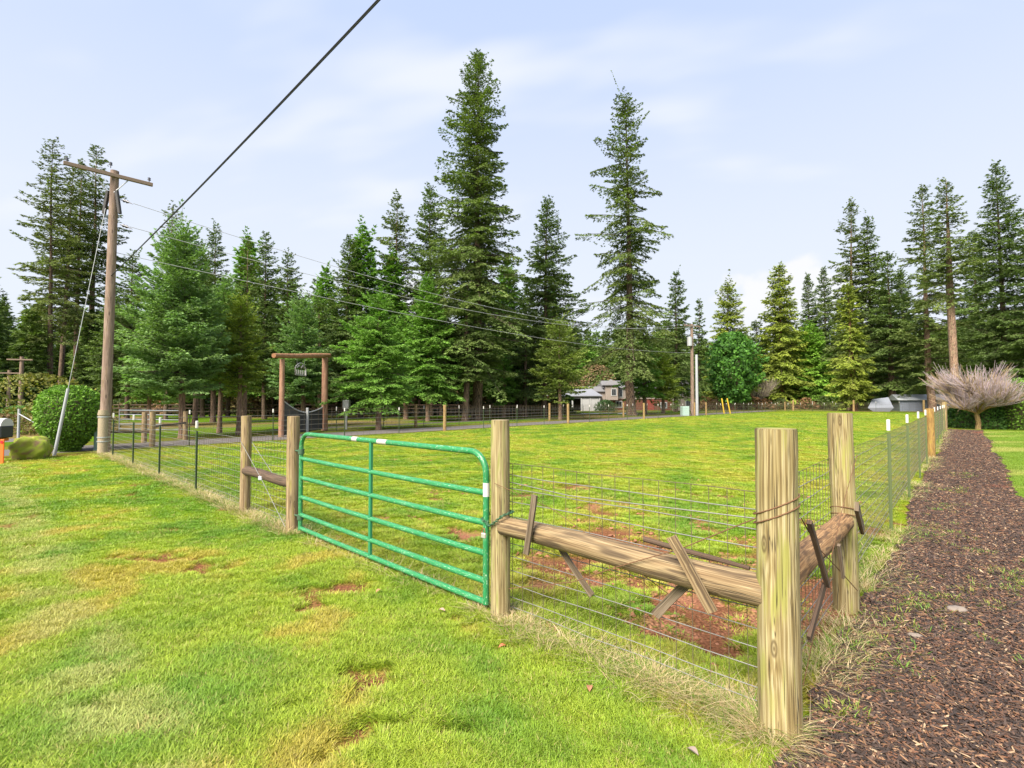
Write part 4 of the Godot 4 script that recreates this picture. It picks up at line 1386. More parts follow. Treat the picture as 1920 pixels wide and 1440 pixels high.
func build_front_fence() -> void:
	var n0 := [[0.12, 0.16], [0.30, 0.72], [0.62, 0.35], [0.9, 0.88], [0.55, 0.6]]
	var corner_tex := timber(301, Color(0.54, 0.47, 0.30), Color(0.73, 0.68, 0.53), Color(0.34, 0.26, 0.14), Color(0.55, 0.55, 0.24), 0.22, 0.9, n0)
	var tan_tex := timber(302, Color(0.52, 0.43, 0.31), Color(0.66, 0.58, 0.45), Color(0.36, 0.26, 0.16), Color(0.55, 0.50, 0.24), 0.02, 0.9, [[0.2, 0.3], [0.7, 0.6]])
	var gate_tex := timber(303, Color(0.54, 0.47, 0.32), Color(0.70, 0.65, 0.49), Color(0.36, 0.30, 0.16), Color(0.46, 0.48, 0.20), 0.10, 0.9, [[0.4, 0.5], [0.85, 0.2]])
	var rail_tex := timber(304, Color(0.50, 0.41, 0.29), Color(0.67, 0.59, 0.45), Color(0.28, 0.20, 0.13), Color(0.27, 0.21, 0.15), 0.24, 1.0, [[0.3, 0.2], [0.6, 0.45], [0.1, 0.8]])
	var dark_tex := timber(305, Color(0.31, 0.24, 0.19), Color(0.42, 0.34, 0.27), Color(0.15, 0.10, 0.07), Color(0.26, 0.22, 0.15), 0.0, 1.0, [[0.3, 0.4]])
	var grey_tex := timber(306, Color(0.38, 0.32, 0.25), Color(0.53, 0.47, 0.40), Color(0.22, 0.17, 0.12), Color(0.36, 0.33, 0.22), 0.0, 1.0, [])
	var sc := Vector3(1, 0.52, 1)
	for q in [["corner_wood", corner_tex], ["tan_wood", tan_tex], ["gate_wood", gate_tex], ["rail_wood", rail_tex], ["dark_wood", dark_tex], ["grey_wood", grey_tex]]:
		var m := mat(q[0], Color(0.85, 0.85, 0.85), 0.88, 0.0, q[1])
		m.uv1_scale = sc
		m.heightmap_enabled = true
		m.heightmap_texture = q[1]
		m.heightmap_scale = 0.6
	var steel := mat("galvanised_wire", Color(0.24, 0.235, 0.22), 0.55, 0.45)
	var rusty := mat("dull_wire", Color(0.14, 0.11, 0.07), 0.7, 0.3)
	var rust := mat("rusty_wire", Color(0.16, 0.08, 0.04), 0.8, 0.2)
	var green := mat("steel_post_paint", Color(0.055, 0.085, 0.035), 0.55, 0.1)
	var white := mat("cap_white", Color(0.55, 0.53, 0.50), 0.5)
	var h := [1.12, 1.03, 0.93, 0.83, 0.72, 0.62, 0.52, 0.42, 0.32, 0.22, 0.12, 0.05]
	# brace panel between the gate and the corner
	var f := thing("brace_panel", "woven-wire brace panel with a thick log rail between the green gate and the corner post", "fence", Vector3.ZERO)
	wood_post(f, W(0, 0), 1.46, 0.093, mats["corner_wood"], Vector3(0.008, 0, 0.0), "corner_post")
	wood_post(f, W(0, 1.88), 1.45, 0.071, mats["gate_wood"], Vector3(0.0, 0, 0), "gate_post")
	wire_mesh(f, W(0.085, 0.02), W(0.085, 1.9), h, 0.098, steel, rusty, 0.0030, 0.014)
	rail(f, W(-0.01, 1.84, 0.67), W(-0.01, 0.05, 0.655), 0.068, 0.080, mats["rail_wood"])
	coil(f, "tie_wire", W(0, 0, 1.10), 0.102, 2.1, -0.045, rust, Vector3(0.35, 0, 0.25))
	wire(f, "brace_wire", [W(-0.11, 0.06, 1.03), W(-0.10, 0.45, 0.80), W(-0.095, 0.85, 0.61), W(-0.02, 1.2, 0.42), W(0.02, 1.84, 0.20)], 0.003, rust)
	wire(f, "brace_wire", [W(-0.085, 1.86, 0.99), W(0.0, 1.4, 0.86), W(0.06, 0.9, 0.62), W(0.06, 0.2, 0.30)], 0.0022, rust)
	wire(f, "barbed_wire", [W(0.08, 1.88, 0.98), W(0.07, 1.3, 0.95), W(0.08, 0.6, 0.97), W(0.09, 0.05, 0.985)], 0.0035, steel)
	# left run: braced end by the gate hinge, then steel posts to the utility pole
	var l := thing("front_wire_fence", "wire fence with slim steel posts running from the gate hinge to the near utility pole", "fence", Vector3.ZERO)
	wood_post(l, W(0, 5.42), 1.40, 0.072, mats["tan_wood"], Vector3(0.0, 0, 0), "gate_post")
	wood_post(l, W(0, 6.98), 1.37, 0.068, mats["tan_wood"], Vector3.ZERO, "brace_post")
	rail(l, W(0, 6.95, 0.585), W(0, 5.45, 0.575), 0.066, 0.06, mats["dark_wood"])
	wire(l, "brace_wire", [W(-0.07, 6.98, 1.0), W(-0.06, 6.2, 0.52), W(-0.07, 5.46, 0.05)], 0.004, steel)
	wire(l, "brace_wire", [W(0.06, 6.95, 1.0), W(0.06, 6.2, 0.62), W(0.06, 5.5, 0.35)], 0.004, steel)
	var tb := MB.new()
	tb.box(Transform3D(Basis(), Vector3.ZERO), Vector3(0.055, 0.055, 0.03), 0.008)
	var tn := part("wire_tensioner", tb.mesh(), mat("tensioner_plastic", Color(0.42, 0.44, 0.48), 0.4), l)
	tn.position = W(-0.065, 6.26, 0.555)
	for b in [9.35, 11.9, 14.45, 17.05]:
		t_post(l, W(0, b), 1.23, atan2(U.x, U.z), green, white)
	wire_mesh(l, W(0.06, 5.5), W(0.06, 18.25), h, 0.098, steel, rusty, 0.0028, 0.016)
	build_gate()
	# loose battens pushed into the wires and lying on the rail
	var g := mats["grey_wood"] as Material
	stick("grey weathered batten leaning upright against the log rail near the gate post", W(-0.11, 1.46, 0.96), W(-0.115, 1.52, 0.55), 0.042, 0.018, g)
	stick("pale batten slanting down under the log rail, left of the muddy patch", W(0.06, 1.40, 0.62), W(0.06, 1.11, 0.335), 0.038, 0.018, g)
	stick("stout batten leaning across the log rail close to the corner post", W(-0.125, 0.49, 0.86), W(-0.14, 0.26, 0.535), 0.05, 0.026, mats["rail_wood"])
	stick("short batten hanging below the log rail, right of the muddy patch", W(0.055, 0.48, 0.57), W(0.04, 0.66, 0.34), 0.052, 0.02, g)
	var s5 := thing("dry_branch", "thin dark branch lying along the back of the log rail", "branch", W(0.075, 0.45, 0.735))
	var bb := MB.new()
	bb.tube([V * 0.30 + Vector3(0, 0.025, 0), V * 0.1 + Vector3(0, 0.012, 0), V * -0.1, V * -0.30 + Vector3(0, -0.012, 0)], [0.016, 0.015, 0.014, 0.011], 8, true, 0.3, n_fine)
	part("branch", bb.mesh(), mats["dark_wood"], s5)

func build_gate() -> void:
	var speck := noise_of(402, 1.0, 3)
	var paint := image_texture(256, 512, func(u: float, w: float) -> Color:
		var x := cos(u * TAU)
		var y := sin(u * TAU)
		var a := speck.get_noise_3d(x * 2.0, y * 2.0, w * 14.0)
		var b := speck.get_noise_3d(x * 7.0, y * 7.0, w * 50.0 + 9.0)
		var c := Color(0.13, 0.47, 0.27).lerp(Color(0.25, 0.55, 0.37), smoothstep(-0.1, 0.5, a + b * 0.4) * 0.6)
		c = c.lerp(Color(0.45, 0.38, 0.24), smoothstep(0.30, 0.52, b * 0.7 + speck.get_noise_3d(x * 3.0 + 4.0, y * 3.0, w * 8.0) * 0.6))
		return c.lerp(Color(0.92, 0.93, 0.88), smoothstep(0.46, 0.51, speck.get_noise_3d(x * 5.0 + 40.0, y * 5.0, w * 42.0) + 0.05 * a)))
	var m := mat("gate_paint", Color.WHITE, 0.42, 0.0, paint)
	m.uv1_scale = Vector3(1, 0.7, 1)
	m.clearcoat_enabled = true
	m.clearcoat = 0.1
	m.clearcoat_roughness = 0.5
	var sticker := mat("sticker_white", Color(0.46, 0.42, 0.39), 0.5)
	var g := thing("farm_gate", "green painted tubular steel farm gate with six bars, closed between two round posts", "gate", Vector3.ZERO)
	var x0 := 5.20
	var x1 := 2.03
	var r := 0.024
	var y1 := 1.195
	var frame := MB.new()
	var p := [W(0, x0, 0.045)]
	var cr := 0.17
	p.append(W(0, x0, 0.6))
	for i in 9:
		var an := PI / 2 * i / 8.0
		p.append(W(0, x0 - cr + cr * cos(an), y1 - cr + cr * sin(an)))
	p.append(W(0, 3.6, y1))
	for i in 9:
		var an := PI / 2 * (1.0 - i / 8.0)
		p.append(W(0, x1 + cr - cr * cos(an), y1 - cr + cr * sin(an)))
	p.append(W(0, x1, 0.6))
	p.append(W(0, x1, 0.045))
	var rr := []
	for i in p.size():
		rr.append(r * 1.05)
	frame.tube(p, rr, 14)
	part("frame", frame.mesh(), m, g)
	for y in [0.885, 0.655, 0.425, 0.215, 0.055]:
		var b := MB.new()
		b.tube([W(0, x0 - 0.01, y + 0.012), W(0, 4.4, y + 0.004), W(0, 2.9, y), W(0, x1 + 0.01, y)], [r, r, r, r], 12)
		part("bar", b.mesh(), m, g)
	var up := MB.new()
	up.box(Transform3D(Basis(V, Vector3.UP, U), W(-0.006, 3.65, 0.62)), Vector3(0.034, 1.13, 0.030), 0.004)
	part("upright", up.mesh(), mat("gate_upright_paint", Color(0.022, 0.19, 0.085), 0.45), g)
	# stickers wrap the top bar and the latch-side upright
	for s in [[3.95, 0.10, "pale maker's sticker round the top bar, left of the upright"], [3.45, 0.16, "pale maker's sticker round the top bar, right of the upright"]]:
		var b := MB.new()
		b.tube([W(0, s[0] + s[1] / 2, y1), W(0, s[0] - s[1] / 2, y1)], [r * 1.09, r * 1.09], 14, false)
		var o := part("sticker", b.mesh(), sticker, g)
	var b2 := MB.new()
	b2.tube([W(0, x1, 0.86), W(0, x1, 0.965)], [r * 1.09, r * 1.09], 14, false)
	part("sticker", b2.mesh(), mat("sticker_bright", Color(0.55, 0.55, 0.54), 0.5), g)
	for y in [0.98, 0.20]:
		var hb := MB.new()
		hb.tube([W(0, x0, y - 0.03), W(0, x0, y + 0.03)], [r * 1.5, r * 1.5], 12)
		hb.tube([W(0, x0 + 0.02, y), W(0, x0 + 0.17, y)], [0.011, 0.011], 8)
		part("hinge", hb.mesh(), mat("hinge_steel", Color(0.06, 0.12, 0.07) if y > 0.5 else Color(0.12, 0.07, 0.045), 0.7, 0.4), g)
	# chain and padlock
	var ch := thing("gate_chain", "green plastic-coated chain tying the gate to its post above the log rail", "chain", Vector3.ZERO)
	var lb := MB.new()
	var path := Curve3D.new()
	for q in [W(0.04, 2.06, 0.705), W(-0.035, 2.05, 0.69), W(-0.035, 1.99, 0.675), W(-0.085, 1.92, 0.665), W(-0.09, 1.86, 0.70), W(-0.085, 1.78, 0.765), W(0.0, 1.77, 0.775), W(0.06, 1.80, 0.77), W(0.085, 1.9, 0.75), W(0.07, 2.02, 0.735), W(0.04, 2.06, 0.705)]:
		path.add_point(q)
	var total := path.get_baked_length()
	var n := int(total / 0.021)
	for i in n:
		var a := path.sample_baked(total * i / n)
		var b := path.sample_baked(total * (i + 1.25) / n)
		var d := (b - a).normalized()
		var s := d.cross(Vector3.UP).normalized()
		if i % 2:
			s = s.rotated(d, PI / 2)
		var ring := []
		var mid := (a + b) / 2
		for k in 11:
			var an := TAU * k / 10.0
			ring.append(mid + d * cos(an) * 0.016 + s * sin(an) * 0.009)
		var rr2 := []
		for k in 11:
			rr2.append(0.0033)
		lb.tube(ring, rr2, 5, false)
	part("links", lb.mesh(), mat("chain_green", Color(0.05, 0.13, 0.07), 0.5, 0.3), ch)
	var pl := thing("padlock", "small brass-shackled padlock with pale body hanging from the gate chain", "padlock", W(-0.125, 1.93, 0.625))
	var pb := MB.new()
	pb.box(Transform3D(Basis(V, Vector3.UP, U), Vector3(0, -0.02, 0)), Vector3(0.042, 0.038, 0.02), 0.005)
	part("body", pb.mesh(), mat("lock_body", Color(0.62, 0.60, 0.58), 0.35, 0.6), pl)
	var sh := MB.new()
	var sp := []
	var sr := []
	for i in 11:
		var an := PI * i / 10.0
		sp.append(V * cos(an) * 0.013 + Vector3(0, 0.012 + sin(an) * 0.02, 0))
		sr.append(0.0035)
	sp.push_front(V * 0.013 - Vector3(0, 0.005, 0))
	sp.append(V * -0.013 - Vector3(0, 0.005, 0))
	sr.append(0.0035); sr.append(0.0035)
	sh.tube(sp, sr, 6)
	part("shackle", sh.mesh(), mat("shackle", Color(0.30, 0.10, 0.05), 0.6, 0.4), pl)

func build_side_fence() -> void:
	var steel := mats["galvanised_wire"] as Material
	var rusty := mats["dull_wire"] as Material
	var green := mat("steel_post_moss", Color(0.085, 0.115, 0.04), 0.6, 0.1)
	var white := mats["cap_white"] as Material
	var f := thing("side_wire_fence", "long woven-wire fence along the mulch path with white-capped steel posts", "fence", Vector3.ZERO)
	wood_post(f, W(1.86, 0), 1.50, 0.083, mats["corner_wood"], Vector3(0.012, 0, 0), "brace_post")
	wood_post(f, W(15.5, 0), 1.36, 0.10, mat("yellow_wood", Color(0.95, 0.80, 0.42), 0.88, 0.0, (mats["tan_wood"] as StandardMaterial3D).albedo_texture), Vector3.ZERO, "line_post")
	wood_post(f, W(32.5, 0.05), 1.5, 0.12, mats["tan_wood"], Vector3.ZERO, "line_post")
	wood_post(f, W(36.5, 0.1), 1.4, 0.10, mats["tan_wood"], Vector3.ZERO, "line_post")
	rail(f, W(0.06, 0, 0.70), W(1.80, 0, 0.68), 0.075, 0.068, mat("pink_wood", Color(1.0, 0.82, 0.70), 0.88, 0.0, (mats["rail_wood"] as StandardMaterial3D).albedo_texture))
	for a in [4.92, 7.70, 10.45, 13.15, 18.4, 21.3, 24.2, 27.1, 29.8]:
		t_post(f, W(a, 0), 1.36, atan2(-V.x, -V.z), green, white, 0.14)
	var h := [1.15, 1.05, 0.95, 0.85, 0.74, 0.64, 0.54, 0.43, 0.32, 0.22, 0.12, 0.05]
	wire_mesh(f, W(0.03, 0.085), W(15.5, 0.085), h, 0.098, steel, rusty, 0.0030, 0.014)
	wire_mesh(f, W(15.55, 0.085), W(60.0, 0.1), h, 0.16, steel, rusty, 0.0034, 0.01)
	var rust := mats["rusty_wire"] as Material
	coil(f, "tie_wire", W(1.86, 0, 0.78), 0.093, 1.6, -0.05, rust, Vector3(-0.3, 0, 0.2))
	wire(f, "brace_wire", [W(0.02, -0.105, 1.03), W(0.45, -0.085, 0.80), W(1.0, -0.085, 0.55), W(1.8, -0.08, 0.18)], 0.003, rust)
	wire(f, "brace_wire", [W(1.85, -0.09, 1.18), W(1.4, -0.08, 0.95), W(0.8, -0.08, 0.62), W(0.1, -0.08, 0.2)], 0.0022, rust)
	stick("sawn board lying across the side brace rail against the brace post", W(1.32, -0.15, 0.885), W(1.72, -0.13, 0.655), 0.06, 0.024, mats["grey_wood"], "wooden_batten", V)
	stick("thin bark-covered stick hooked over the side brace rail beside the corner post", W(0.10, -0.12, 1.0), W(0.42, -0.135, 0.615), 0.026, 0.022, mats["dark_wood"], "wooden_batten", V)
	stick("dark flat board slanting below the side brace rail beside the corner post", W(0.42, -0.12, 0.61), W(0.10, -0.11, 0.43), 0.04, 0.016, mats["dark_wood"], "wooden_batten", V)
	stick("short pale stick hanging from the side brace wire", W(0.98, -0.10, 0.70), W(1.06, -0.105, 0.47), 0.028, 0.016, mats["grey_wood"], "wooden_batten", V)

func build_far_fences() -> void:
	var steel := mats["galvanised_wire"] as Material
	var rusty := mats["dull_wire"] as Material
	var green := mats["steel_post_paint"] as Material
	var white := mats["cap_white"] as Material
	var tan := mat("pale_post", Color(0.95, 0.88, 0.72), 0.9, 0.0, (mats["tan_wood"] as StandardMaterial3D).albedo_texture)
	var h := [1.2, 1.0, 0.8, 0.6, 0.4, 0.2, 0.05]
	var f := thing("drive_fence", "wire fence along the paddock side of the gravel drive", "fence", Vector3.ZERO)
	for a in [2.4, 5.2, 8.2, 11.0, 16.6, 19.4, 22.0, 27.2, 29.8, 32.6, 38.0, 40.6, 43.2, 52.0, 55.0, 58.0, 61.0, 64.0, 67.0, 70.0, 73.0, 76.0]:
		t_post(f, W(a, 19.1), 1.25, 0.0, green, white, 0.14)
	for a in [13.8, 24.6, 35.4, 46.0, 49.0, 80.0]:
		wood_post(f, W(a, 19.1), 1.35, 0.085, tan)
	wire_mesh(f, W(0.3, 19.15), W(80.0, 19.15), h, 0.30, steel, rusty, 0.005, 0.0)
	var g := thing("grove_fence", "wire fence with white-capped posts on the grove side of the gravel drive", "fence", Vector3.ZERO)
	for a in [10.0, 12.8, 15.6, 18.4, 21.2, 24.0, 29.6, 32.4, 35.2, 41.0, 44.0, 47.0]:
		t_post(g, W(a, 23.2), 1.25, 0.0, green, white, 0.2)
	for a in [15.0, 27.8, 39.2]:
		wood_post(g, W(a, 23.2), 1.35, 0.085, tan)
	wire_mesh(g, W(9.6, 23.25), W(48.0, 23.25), h, 0.30, steel, rusty, 0.005, 0.0)
	var b := thing("back_fence", "dark wire fence with pale posts closing the far end of the paddock", "fence", Vector3.ZERO)
	for k in 8:
		if k % 3 == 1:
			wood_post(b, W(80.0, 0.5 + k * 2.5), 1.6, 0.12, tan)
		else:
			t_post(b, W(80.0, 0.5 + k * 2.5), 1.4, 0.0, green, white, 0.2)
	wire_mesh(b, W(80.05, 0.2), W(80.05, 19.0), h, 0.22, rusty, rusty, 0.008, 0.0)
	# dark rail fence deep in the grove
	var d := thing("rail_fence", "low dark three-rail fence deep in the shade of the grove", "fence", Vector3.ZERO)
	for k in 16:
		wood_post(d, Vector3(-44.0 + k * 3.0, 0, -48.0 + k * 0.15), 1.2, 0.07, mats["dark_wood"])
	for y in [0.45, 0.8, 1.12]:
		var p := []
		for k in 16:
			p.append(Vector3(-44.0 + k * 3.0, y, -47.9 + k * 0.15))
		wire(d, "rail", p, 0.05, mats["dark_wood"], 6)
	# yard fence of the far house, right of the transformer pole
	var y := thing("yard_fence", "white-capped wire fence in front of the garden right of the transformer pole", "fence", Vector3.ZERO)
	for k in 14:
		t_post(y, Vector3(24.0 + k * 2.2, 0, -61.0 - k * 0.9), 1.2, 0.0, green, white, 0.25)
	wire_mesh(y, Vector3(23.0, 0, -60.6), Vector3(54.0, 0, -73.0), h, 0.3, rusty, rusty, 0.006, 0.0)

func build_poles() -> void:
	var pole_tex := timber(311, Color(0.45, 0.37, 0.32), Color(0.60, 0.52, 0.47), Color(0.26, 0.20, 0.17), Color(0.46, 0.38, 0.28), 0.0, 1.0, [[0.2, 0.4], [0.6, 0.8]])
	var wood := mat("pole_wood", Color.WHITE, 0.92, 0.0, pole_tex)
	wood.uv1_scale = Vector3(1, 0.4, 1)
	var arm := mat("arm_wood", Color(0.32, 0.23, 0.17), 0.9, 0.0, speckle(12, 0.6, 0.2))
	arm.uv1_triplanar = true
	arm.uv1_scale = Vector3(0.7, 6, 6)
	var dark := mat("fuse_dark", Color(0.035, 0.03, 0.028), 0.6)
	var glass := mat("insulator", Color(0.07, 0.07, 0.085), 0.3)
	var metal := mat("pole_steel", Color(0.45, 0.46, 0.47), 0.5, 0.6)
	var at := Vector3(-12.25, 0, -14.84)
	var p := thing("utility_pole", "weathered wooden utility pole with tilted-looking crossarm beside the round clipped shrub", "utility pole", at)
	var b := MB.new()
	var pts := []
	var rr := []
	for i in 12:
		var t := i / 11.0
		pts.append(Vector3(0.10 * t, -0.3 + 8.9 * t, 0))
		rr.append(lerpf(0.142, 0.108, t))
	b.tube(pts, rr, 18, true, 0.06, n_fine)
	part("shaft", b.mesh(), wood, p)
	var ad := Vector3(1.39, 0, -1.36).normalized()
	var tilt := -0.02
	var ax := Basis(ad, Vector3.UP, ad.cross(Vector3.UP))
	var c := MB.new()
	c.box(Transform3D(ax, Vector3(0.10, 8.42, 0.17)), Vector3(2.1, 0.105, 0.09), 0.006)
	part("crossarm", c.mesh(), arm, p)
	for s in [-1.0, 1.0]:
		var br := MB.new()
		br.tube([Vector3(0.1, 7.9, 0.14) + ad * 0.08 * s, Vector3(0.1, 8.36, 0.16) + ad * 0.42 * s], [0.016, 0.016], 6)
		part("brace", br.mesh(), metal, p)
		var cu := MB.new()
		cu.box(Transform3D(Basis(Vector3.FORWARD, 0.16 * -s), Vector3(0.09, 7.55, 0.06) + Vector3(0.185 * s, 0.06, 0)), Vector3(0.085, 0.72, 0.09), 0.012)
		part("side_block", cu.mesh(), dark, p)
	for q in [[0.95, 8.55], [0.0, 8.72], [-0.98, 8.52]]:
		var i := MB.new()
		var o: Vector3 = Vector3(0.10, q[1], 0.16) + ad * q[0]
		i.tube([o - Vector3(0, 0.10, 0), o - Vector3(0, 0.03, 0), o, o + Vector3(0, 0.03, 0), o + Vector3(0, 0.06, 0), o + Vector3(0, 0.08, 0)], [0.012, 0.012, 0.05, 0.03, 0.045, 0.02], 10)
		part("insulator", i.mesh(), glass, p)
	for q in [[7.72, 0.45], [6.95, 0.35]]:
		var i := MB.new()
		var o: Vector3 = Vector3(0.28, q[0], -0.02)
		i.tube([o, o + Vector3(0.1, -0.03, 0), o + Vector3(0.11, -0.03, 0), o + Vector3(0.19, -0.06, 0), o + Vector3(0.20, -0.06, 0), o + Vector3(0.28, -0.09, 0), o + Vector3(0.38, -0.14, 0)], [0.012, 0.016, 0.055, 0.016, 0.055, 0.016, 0.008], 8)
		part("strain_insulator", i.mesh(), glass, p)
	var cv := MB.new()
	cv.tube([Vector3(0.01, -0.05, 0.06), Vector3(0.01, 1.15, 0.06)], [0.135, 0.135], 10)
	cv.tube([Vector3(0.01, 1.15, 0.06), Vector3(0.01, 1.3, 0.06)], [0.155, 0.13], 10)
	part("riser_cover", cv.mesh(), mat("riser_cover", Color(0.52, 0.42, 0.28), 0.7, 0.0, speckle(13, 0.6, 0.15)), p)
	for y in [0.35, 0.47, 1.08]:
		var bd := MB.new()
		bd.tube([Vector3(0.01, y, 0.04), Vector3(0.01, y + 0.035, 0.04)], [0.165, 0.165], 16, false)
		part("band", bd.mesh(), metal, p)
	# guy wire with its guard
	var gy := thing("guy_wire", "steel guy wire with a grey plastic guard slanting down in front of the round shrub", "guy wire", Vector3.ZERO)
	var top := at + Vector3(-0.05, 7.4, 0.13)
	var foot := Vector3(-13.15, 0.0, -14.2)
	wire(gy, "strand", [top, foot], 0.009, metal)
	var dirn := (top - foot).normalized()
	var gd := MB.new()
	gd.tube([foot - dirn * 0.1, foot + dirn * 1.95], [0.042, 0.038], 12)
	part("guard", gd.mesh(), mat("guard_plastic", Color(0.34, 0.35, 0.37), 0.4), gy)
	var bx := MB.new()
	bx.box(Transform3D(Basis(Vector3.UP, 0.4), Vector3(0, 0.35, 0)), Vector3(0.26, 0.8, 0.18), 0.02)
	var pd := part("utility_box", bx.mesh(), mat("box_green", Color(0.20, 0.30, 0.27), 0.5), self)
	pd.position = Vector3(-13.15, 0, -15.75)
	tag(pd, "small grey-green utility box between the round shrub and the near pole", "utility box")
	# transformer pole across the paddock
	var q2 := Vector3(18.71, 0, -51.03)
	var t := thing("transformer_pole", "tall utility pole with grey transformer can and white conduit right of the far house", "utility pole", q2)
	var sb := MB.new()
	sb.tube([Vector3(0, -0.3, 0), Vector3(0, 3, 0), Vector3(0, 9.5, 0)], [0.2, 0.18, 0.14], 12)
	part("shaft", sb.mesh(), wood, t)
	var tc := MB.new()
	tc.tube([Vector3(-0.3, 7.2, 0.2), Vector3(-0.3, 8.1, 0.2)], [0.26, 0.26], 14)
	part("transformer", tc.mesh(), mat("can_grey", Color(0.38, 0.39, 0.40), 0.45, 0.2), t)
	var ca := MB.new()
	ca.box(Transform3D(Basis(Vector3.UP, 0.5), Vector3(0.0, 9.3, 0.16)), Vector3(2.3, 0.14, 0.1))
	part("crossarm", ca.mesh(), arm, t)
	var cd := MB.new()
	cd.tube([Vector3(0.42, -0.1, 0.1), Vector3(0.42, 6.3, 0.1)], [0.15, 0.13], 10)
	part("conduit", cd.mesh(), mat("conduit_white", Color(0.36, 0.37, 0.40), 0.5), t)
	var mb := MB.new()
	mb.box(Transform3D(Basis(), Vector3(0, 0.45, 0)), Vector3(0.75, 1.0, 0.6), 0.03)
	var box := part("pad_cabinet", mb.mesh(), mat("cabinet_green", Color(0.33, 0.45, 0.40), 0.5), self)
	box.position = q2 + Vector3(-1.0, 0, 0.5)
	tag(box, "pale green electrical cabinet at the foot of the transformer pole", "cabinet")
	# yellow bollard pipes leaning beyond
	for k in 2:
		var yp := MB.new()
		yp.tube([Vector3(0, -0.2, 0), Vector3(-0.3 - k * 0.1, 1.8, 0)], [0.075, 0.075], 10)
		var o := part("yellow_pipe", yp.mesh(), mat("safety_yellow", Color(0.60, 0.40, 0.03), 0.5), self)
		o.position = Vector3(25.0 + k * 0.55, 0, -58.0 + k * 0.4)
		tag(o, ["leaning yellow pipe beside the transformer pole, left of the pair", "leaning yellow pipe beside the transformer pole, right of the pair"][k], "pipe", "leaning yellow pipes")
	# small far poles at the left
	for k in [[-47.5, -47.6, 5.8, "tan utility pole with crossarm far beyond the road at the left edge, taller of two"], [-50.5, -49.4, 4.6, "short brown utility pole with a white can far beyond the road, left of two"]]:
		var o := thing("distant_pole", k[3], "utility pole", Vector3(k[0], 0, k[1]), 0.0, "far poles beyond the road")
		var m := MB.new()
		m.tube([Vector3(0, -0.2, 0), Vector3(0, k[2], 0)], [0.2, 0.15], 10)
		part("shaft", m.mesh(), wood, o)
		var m2 := MB.new()
		m2.box(Transform3D(Basis(Vector3.UP, 0.3), Vector3(0, k[2] - 0.3, 0.2)), Vector3(2.0, 0.12, 0.1))
		part("crossarm", m2.mesh(), arm, o)
	# cables
	var cable := mat("cable_black", Color(0.018, 0.018, 0.02), 0.5)
	var hung := func(a: Vector3, e: Vector3, sag: float) -> Array:
		var r := []
		for i in 25:
			var s := i / 24.0
			r.append(a.lerp(e, s) - Vector3(0, sag * 4.0 * s * (1.0 - s), 0))
		return r
	var sd := thing("service_cable", "twisted black service cable climbing from the near pole across the sky", "cable", Vector3.ZERO)
	var from := at + Vector3(0.06, 5.36, 0.0)
	var over := Vector3(4.59, 8.03, -1.12)
	wire(sd, "strand", hung.call(from, over, 0.16), 0.015, cable)
	wire(sd, "strand", hung.call(from + Vector3(0, -0.02, 0.02), over + Vector3(0.03, 0.02, 0), 0.18), 0.010, cable)
	var grey := mat("cable_grey", Color(0.42, 0.42, 0.42), 0.5, 0.2)
	var k := 0
	for e in [[Vector3(-11.6, 7.62, -14.9), Vector3(19.6, 9.45, -51.4), 1.7, "upper overhead line between the two big poles, passing the giant fir, higher strand"], [Vector3(-11.7, 6.9, -14.9), Vector3(17.8, 9.45, -50.6), 1.5, "upper overhead line between the two big poles, passing the giant fir, lower strand"], [Vector3(-12.1, 6.1, -14.9), Vector3(18.7, 6.5, -51.0), 0.75, "lower overhead line between the two big poles, crossing the middle of the giant fir"]]:
		var o := thing("overhead_line", e[3], "cable", Vector3.ZERO, 0.0, "overhead lines across the paddock")
		wire(o, "strand", hung.call(e[0], e[1], e[2]), 0.010, grey)
		k += 1

